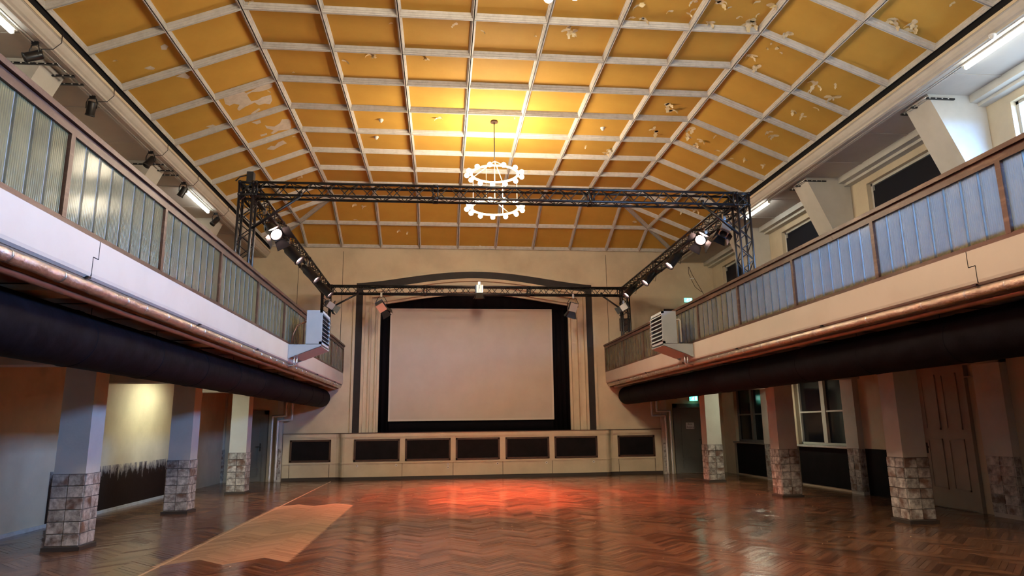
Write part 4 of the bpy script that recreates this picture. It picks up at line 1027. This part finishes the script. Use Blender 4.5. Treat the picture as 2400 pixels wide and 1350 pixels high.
for i, (y, z) in enumerate([(13.05, 5.30), (15.20, 5.32), (17.30, 5.33), (19.45, 5.36)]):
    d = (.50, -.62, -.50) if i == 0 else (.70, -.08, -.70)
    par_can((-3.22, y, z), d, (TL+.12, y+.05, ZN+dz*(y-YN)-.12), '%s glowing par can on the left truss%s' % (nth[i], ' with open barn doors' if i == 0 else ''), i == 0, **(dict(energy=E_PAR*.14, spot=1.4) if i == 0 else {}))
for i, (y, z) in enumerate([(13.85, 5.55), (15.95, 5.48), (18.0, 5.48), (19.95, 5.50)]):
    d = (-.50, -.62, -.50) if i == 0 else (-.66, -.08, -.74)
    par_can((5.62, y, z), d, (TRX-.12, y+.05, ZN+dz*(y-YN)-.12), '%s glowing par can on the right truss%s' % (nth[i], ' with open barn doors' if i == 0 else ''), i == 0, **(dict(energy=E_PAR*.14, spot=1.4) if i == 0 else {}))

# ---- box spotlights on the far truss and towers
def box_spot(p, d, hang, label, s=1.0, roll=0, lit=False):
    t = thing('box_spotlight', label, 'spotlight', p, 'box spotlights at the stage'); M = axis_matrix(Vector(p), d) @ Matrix.Rotation(roll, 4, 'Z') @ Matrix.Scale(s, 4)
    m = MB(); m.M = M; m.box(-.12, .12, -.13, .13, -.12, .15); part('housing', m, 'lamp_silver', t)
    m = MB(); m.M = M; m.box(-.125, .125, .09, .135, -.125, .155); part('top_cover', m, 'lamp_blue', t)
    m = MB(); m.M = M
    for k in range(5): m.box(-.124, .124, -.08+.035*k, -.068+.035*k, -.10, .153)
    part('cooling_slot', m, 'black', t)
    m = MB(); m.M = M; m.lathe([(.085, -.12), (.09, -.15), (.075, -.15), (.07, -.13), (.001, -.125)], 16); part('lens_tube', m, 'black_metal', t)
    for k in range(4):
        m = MB(); m.M = M @ Matrix.Rotation(k*math.pi/2, 4, 'Z')
        m.add([(-.09, .11, -.13), (.09, .11, -.13), (.15, .19, -.33), (-.15, .19, -.33), (-.09, .115, -.13), (.09, .115, -.13), (.15, .195, -.33), (-.15, .195, -.33)], [(0, 1, 2, 3), (7, 6, 5, 4), (0, 4, 5, 1), (2, 6, 7, 3), (1, 5, 6, 2), (3, 7, 4, 0)])
        part('barn_door', m, 'black_metal', t)
    h_ = Vector(hang); side = M.to_3x3() @ Vector((1, 0, 0)); side.z = 0; side = side.normalized() if side.length > .05 else Vector((1, 0, 0)); c = Vector(p)
    part('yoke', MB().tube([c+side*.16*s, c+side*.18*s+Vector((0, 0, .14)), h_+side*.10+Vector((0, 0, -.13)), h_+Vector((0, 0, -.10)), h_-side*.10+Vector((0, 0, -.13)), c-side*.18*s+Vector((0, 0, .14)), c-side*.16*s], .011, 6), 'black_metal', t)
    part('clamp', MB().box(h_.x-.03, h_.x+.03, h_.y-.03, h_.y+.03, h_.z-.12, h_.z+.02), 'chrome', t)
    return t
box_spot((-1.90, YF-.05, 5.30), (.50, .55, -.67), (-1.90, YF-.12, ZF-.12), 'box spotlight with barn doors hanging left of the screen, stage truss')
box_spot((4.16, YF-.05, 5.30), (-.25, .30, -.92), (4.16, YF-.12, ZF-.12), 'box spotlight with barn doors hanging right of the screen, stage truss')
box_spot((1.15, YF-.10, 5.86), (.02, .12, -.99), (1.15, YF-.12, ZF+.25), 'upright box spotlight at the middle of the stage truss', .9, math.pi/2)
box_spot((-3.40, YF-.45, 5.26), (.70, .55, -.45), (-3.48, YF-.12, 5.50), 'silver box spotlight clamped to the far left truss tower', .8, .4)
box_spot((5.75, YF-.40, 5.26), (-.75, .50, -.45), (5.80, YF-.12, 5.50), 'silver box spotlight clamped to the far right truss tower', .8, -.4)
box_spot((5.78, 12.95, 5.50), (-.45, -.55, -.70), (TRX-.12, 12.9, ZN-.12), 'black box spotlight beside the near right truss tower', .85)

# ---- chandeliers: two bulb rings one above the other
def chandelier(x, y, label):
    t = thing('ring_chandelier', label, 'chandelier', (x, y, 6.46)); R = .535; N = 13
    part('canopy', MB().cyl((x, y, HC+.11), (x, y, HC+.075), .075, .09, n=16), 'dark_brown', t)
    part('rod', MB().cyl((x, y, HC+.08), (x, y, 7.60), .011, n=8), 'black_metal', t)
    part('hub', MB().sphere((x, y, 7.59), .032), 'copper_reflect_pipe', t)
    part('hub', MB().sphere((x, y, 6.62), .03), 'copper_reflect_pipe', t)
    for k in range(4):
        a = math.pi/4+k*math.pi/2+.35; px, py = x+R*math.cos(a), y+R*math.sin(a)
        part('stay', MB().cyl((x, y, 7.59), (px, py, 7.27), .009, n=6), 'ring_paint', t)
        part('hanger', MB().cyl((px, py, 7.27), (px, py, 6.46), .008, n=6), 'ring_paint', t)
    part('centre_rod', MB().cyl((x, y, 7.59), (x, y, 6.60), .008, n=6), 'ring_paint', t)
    for k in range(2):
        a = .8+k*math.pi; part('stay', MB().cyl((x, y, 6.62), (x+R*math.cos(a), y+R*math.sin(a), 6.46), .008, n=6), 'ring_paint', t)
    bulb = MB().sphere((0, 0, 0), .056, 14, 10).mesh('bulb'); bulb.materials.append(MATS['bulb'])
    for z in (7.27, 6.46):
        ring = [(x+R*math.cos(2*math.pi*k/40), y+R*math.sin(2*math.pi*k/40), z) for k in range(40)]
        part('ring', MB().tube(ring, .027, 8, closed=True), 'ring_paint', t)
        for k in range(N):
            a = 2*math.pi*(k+.25)/N; ca, sa = math.cos(a), math.sin(a)
            s_ = part('socket', MB().cyl((x+ca*(R+.015), y+sa*(R+.015), z-.005), (x+ca*(R+.062), y+sa*(R+.062), z-.015), .024, n=8), 'ring_paint', t)
            put('bulb', bulb, None, t, Vector((x+ca*(R+.105), y+sa*(R+.105), z-.02))-base_of(t))
        light('ring_glow', 'POINT', (x, y, z-.02), E_RING, (1, .84, .61), t, shadow_soft_size=.3)
chandelier(1.165, 14.66, 'two tier ring chandelier of glowing bulbs hanging before the truss')
chandelier(1.19, 6.27, 'two tier ring chandelier cut off by the upper picture edge')
chandelier(1.165, -2.1, 'unseen two tier ring chandelier added for fill at the rear of the hall')  # out of view behind the camera, added for fill light

# ---- fluorescent battens on the gallery ceilings
def batten(x, y0, y1, label):
    t = thing('fluorescent_batten', label, 'fluorescent light', (x, (y0+y1)/2, ZCB))
    part('batten_body', MB().box(x-.045, x+.045, y0-.05, y1+.05, ZCB-.05, ZCB), 'plastic_white', t)
    part('tube', MB().cyl((x, y0, ZCB-.085), (x, y1, ZCB-.085), .032, n=12), 'tube', t)
    for y in (y0-.02, y1): part('tube_holder', MB().box(x-.03, x+.03, y, y+.02, ZCB-.11, ZCB-.05), 'plastic_white', t)
batten(mx(-1, 7.16), 7.7, 9.2, 'bright fluorescent batten at the upper left picture corner')
batten(mx(-1, 7.16), 15.85, 17.35, 'bright fluorescent batten over the far part of the left gallery')
batten(mx(1, 7.10), 7.5, 9.05, 'bright fluorescent batten at the upper right picture corner')
batten(mx(1, 7.10), 15.7, 17.1, 'bright fluorescent batten behind the near right truss tower')
# aisle lamps hidden above the ducts
def aisle_lamp(x, y, label, e):
    t = thing('aisle_lamp', label, 'ceiling lamp', (x, y, ZS))
    part('lamp_body', MB().box(x-.08, x+.08, y-.6, y+.6, ZS-.04, ZS), 'plastic_white', t)
    part('diffuser', MB().box(x-.06, x+.06, y-.58, y+.58, ZS-.055, ZS-.04), 'tube_soft', t)
    light('aisle_glow', 'AREA', (x, y, ZS-.07), e, (.93, 1, .74), t, shape='RECTANGLE', size=.12, size_y=1.1)
em('tube_soft', (.95, 1, .8), 6)
aisle_lamp(-5.95, 16.45, 'ceiling lamp over the left aisle behind the duct', E_AISLE)
aisle_lamp(8.0, 17.35, 'ceiling lamp over the right aisle behind the duct', E_AISLE*.55)

# ---- small black spotlights under the left cornice with their cables
def mini_spot(y, d, label):
    x = -5.90; z = ZCB-.03
    t = thing('mini_spotlight', label, 'spotlight', (x, y, z), 'small black spotlights along the left gallery ceiling')
    p = Vector((x, y, z-.22)); M = axis_matrix(p, d)
    part('spot_body', MB().lathe([(.001, .12), (.06, .118), (.068, .10), (.068, -.10), (.074, -.105), (.074, -.13), (.060, -.13), (.058, -.10), (.001, -.095)], 18, M), 'black_metal', t)
    part('mount', MB().bar((x, y, z+.02), (x, y, z-.04), .03, .09, (1, 0, 0)), 'black_metal', t)
    side = M.to_3x3() @ Vector((1, 0, 0)); side.z = 0; side = side.normalized() if side.length > .1 else Vector((0, 1, 0))
    part('yoke', MB().tube([p+side*.08, p+side*.085+Vector((0, 0, .10)), Vector((x, y, z-.045))+side*.06, Vector((x, y, z-.045))-side*.06, p-side*.085+Vector((0, 0, .10)), p-side*.08], .010, 6), 'black_metal', t)
    part('cable', MB().tube([M @ Vector((0, 0, .11)), p+Vector((.06, .08, .12)), (mx(-1, XE+.18), y+.10, 7.09), (mx(-1, XE+.05), y+.16, 7.13), (mx(-1, XE-.03), y+.2, 7.26), (mx(-1, XE-.015), y+.22, 7.44)], .006, 5), 'black', t)
for i, (y, d) in enumerate([(9.55, (-.75, -.35, -.45)), (11.2, (-.25, .30, -.85)), (13.55, (-.35, -.35, -.75)), (15.33, (-.45, .1, -.75)), (17.6, (-.45, -.35, -.75))]):
    mini_spot(y, d, '%s small black spotlight along the left gallery ceiling' % ['nearest', 'second nearest', 'middle', 'fourth', 'farthest'][i])

# ---- smoke detectors
def detector(p, nrm, label, r=.055):
    t = thing('smoke_detector', label, 'smoke detector', p, 'smoke detectors')
    M = axis_matrix(Vector(p), Vector(nrm))
    part('detector_base', MB().lathe([(r, .0), (r, -.025), (.001, -.025)], 14, M), 'plastic_white', t)
    part('detector_head', MB().lathe([(r*.75, -.025), (r*.7, -.05), (r*.45, -.07), (.001, -.072)], 14, M), 'plastic_white', t)
zc_ = HC+.111
detector((-1.43*1.012, 14.76, zc_), (0, 0, -1), 'white smoke detector on a yellow panel left of the chandelier, nearer of two')
detector((-1.64, 15.72, zc_), (0, 0, -1), 'white smoke detector on a yellow panel left of the chandelier, farther of two')
detector((3.78, 14.81, zc_), (0, 0, -1), 'white smoke detector on a yellow panel right of the chandelier')
detector((8.02, 8.25, 7.155), (0, 0, -1), 'white smoke detector on the cornice beside the right fluorescent tube', .05)
sl = Vector((ES, 0, DS)).normalized()
detector(Vector((6.41, 18.57, 8.15))+sl*.10, -sl, 'white smoke detector on a sloping yellow panel behind the truss', .10)

# ---- loose cable runs on the end wall above the right gallery
t = thing('wall_cable', 'thin dark cable loops on the stained end wall above the right gallery', 'cable', (8.5, YW, 6.0))
part('cable_run', MB().tube([(8.60, YW-.01, 7.0), (8.70, YW-.01, 6.72), (8.86, YW-.01, 6.42), (9.02, YW-.01, 6.12), (9.16, YW-.01, 5.80)], .008, 6), 'dark_brown', t)
part('cable_run', MB().tube([(8.58, YW-.01, 7.0), (8.58, YW-.01, 6.75), (8.66, YW-.01, 6.55), (8.78, YW-.01, 6.28), (8.98, YW-.01, 6.12), (9.02, YW-.01, 6.11)], .008, 6), 'dark_brown', t)
part('cable_box', MB().box(8.60, 8.76, YW-.03, YW, 6.56, 6.60), 'plastic_white', t)
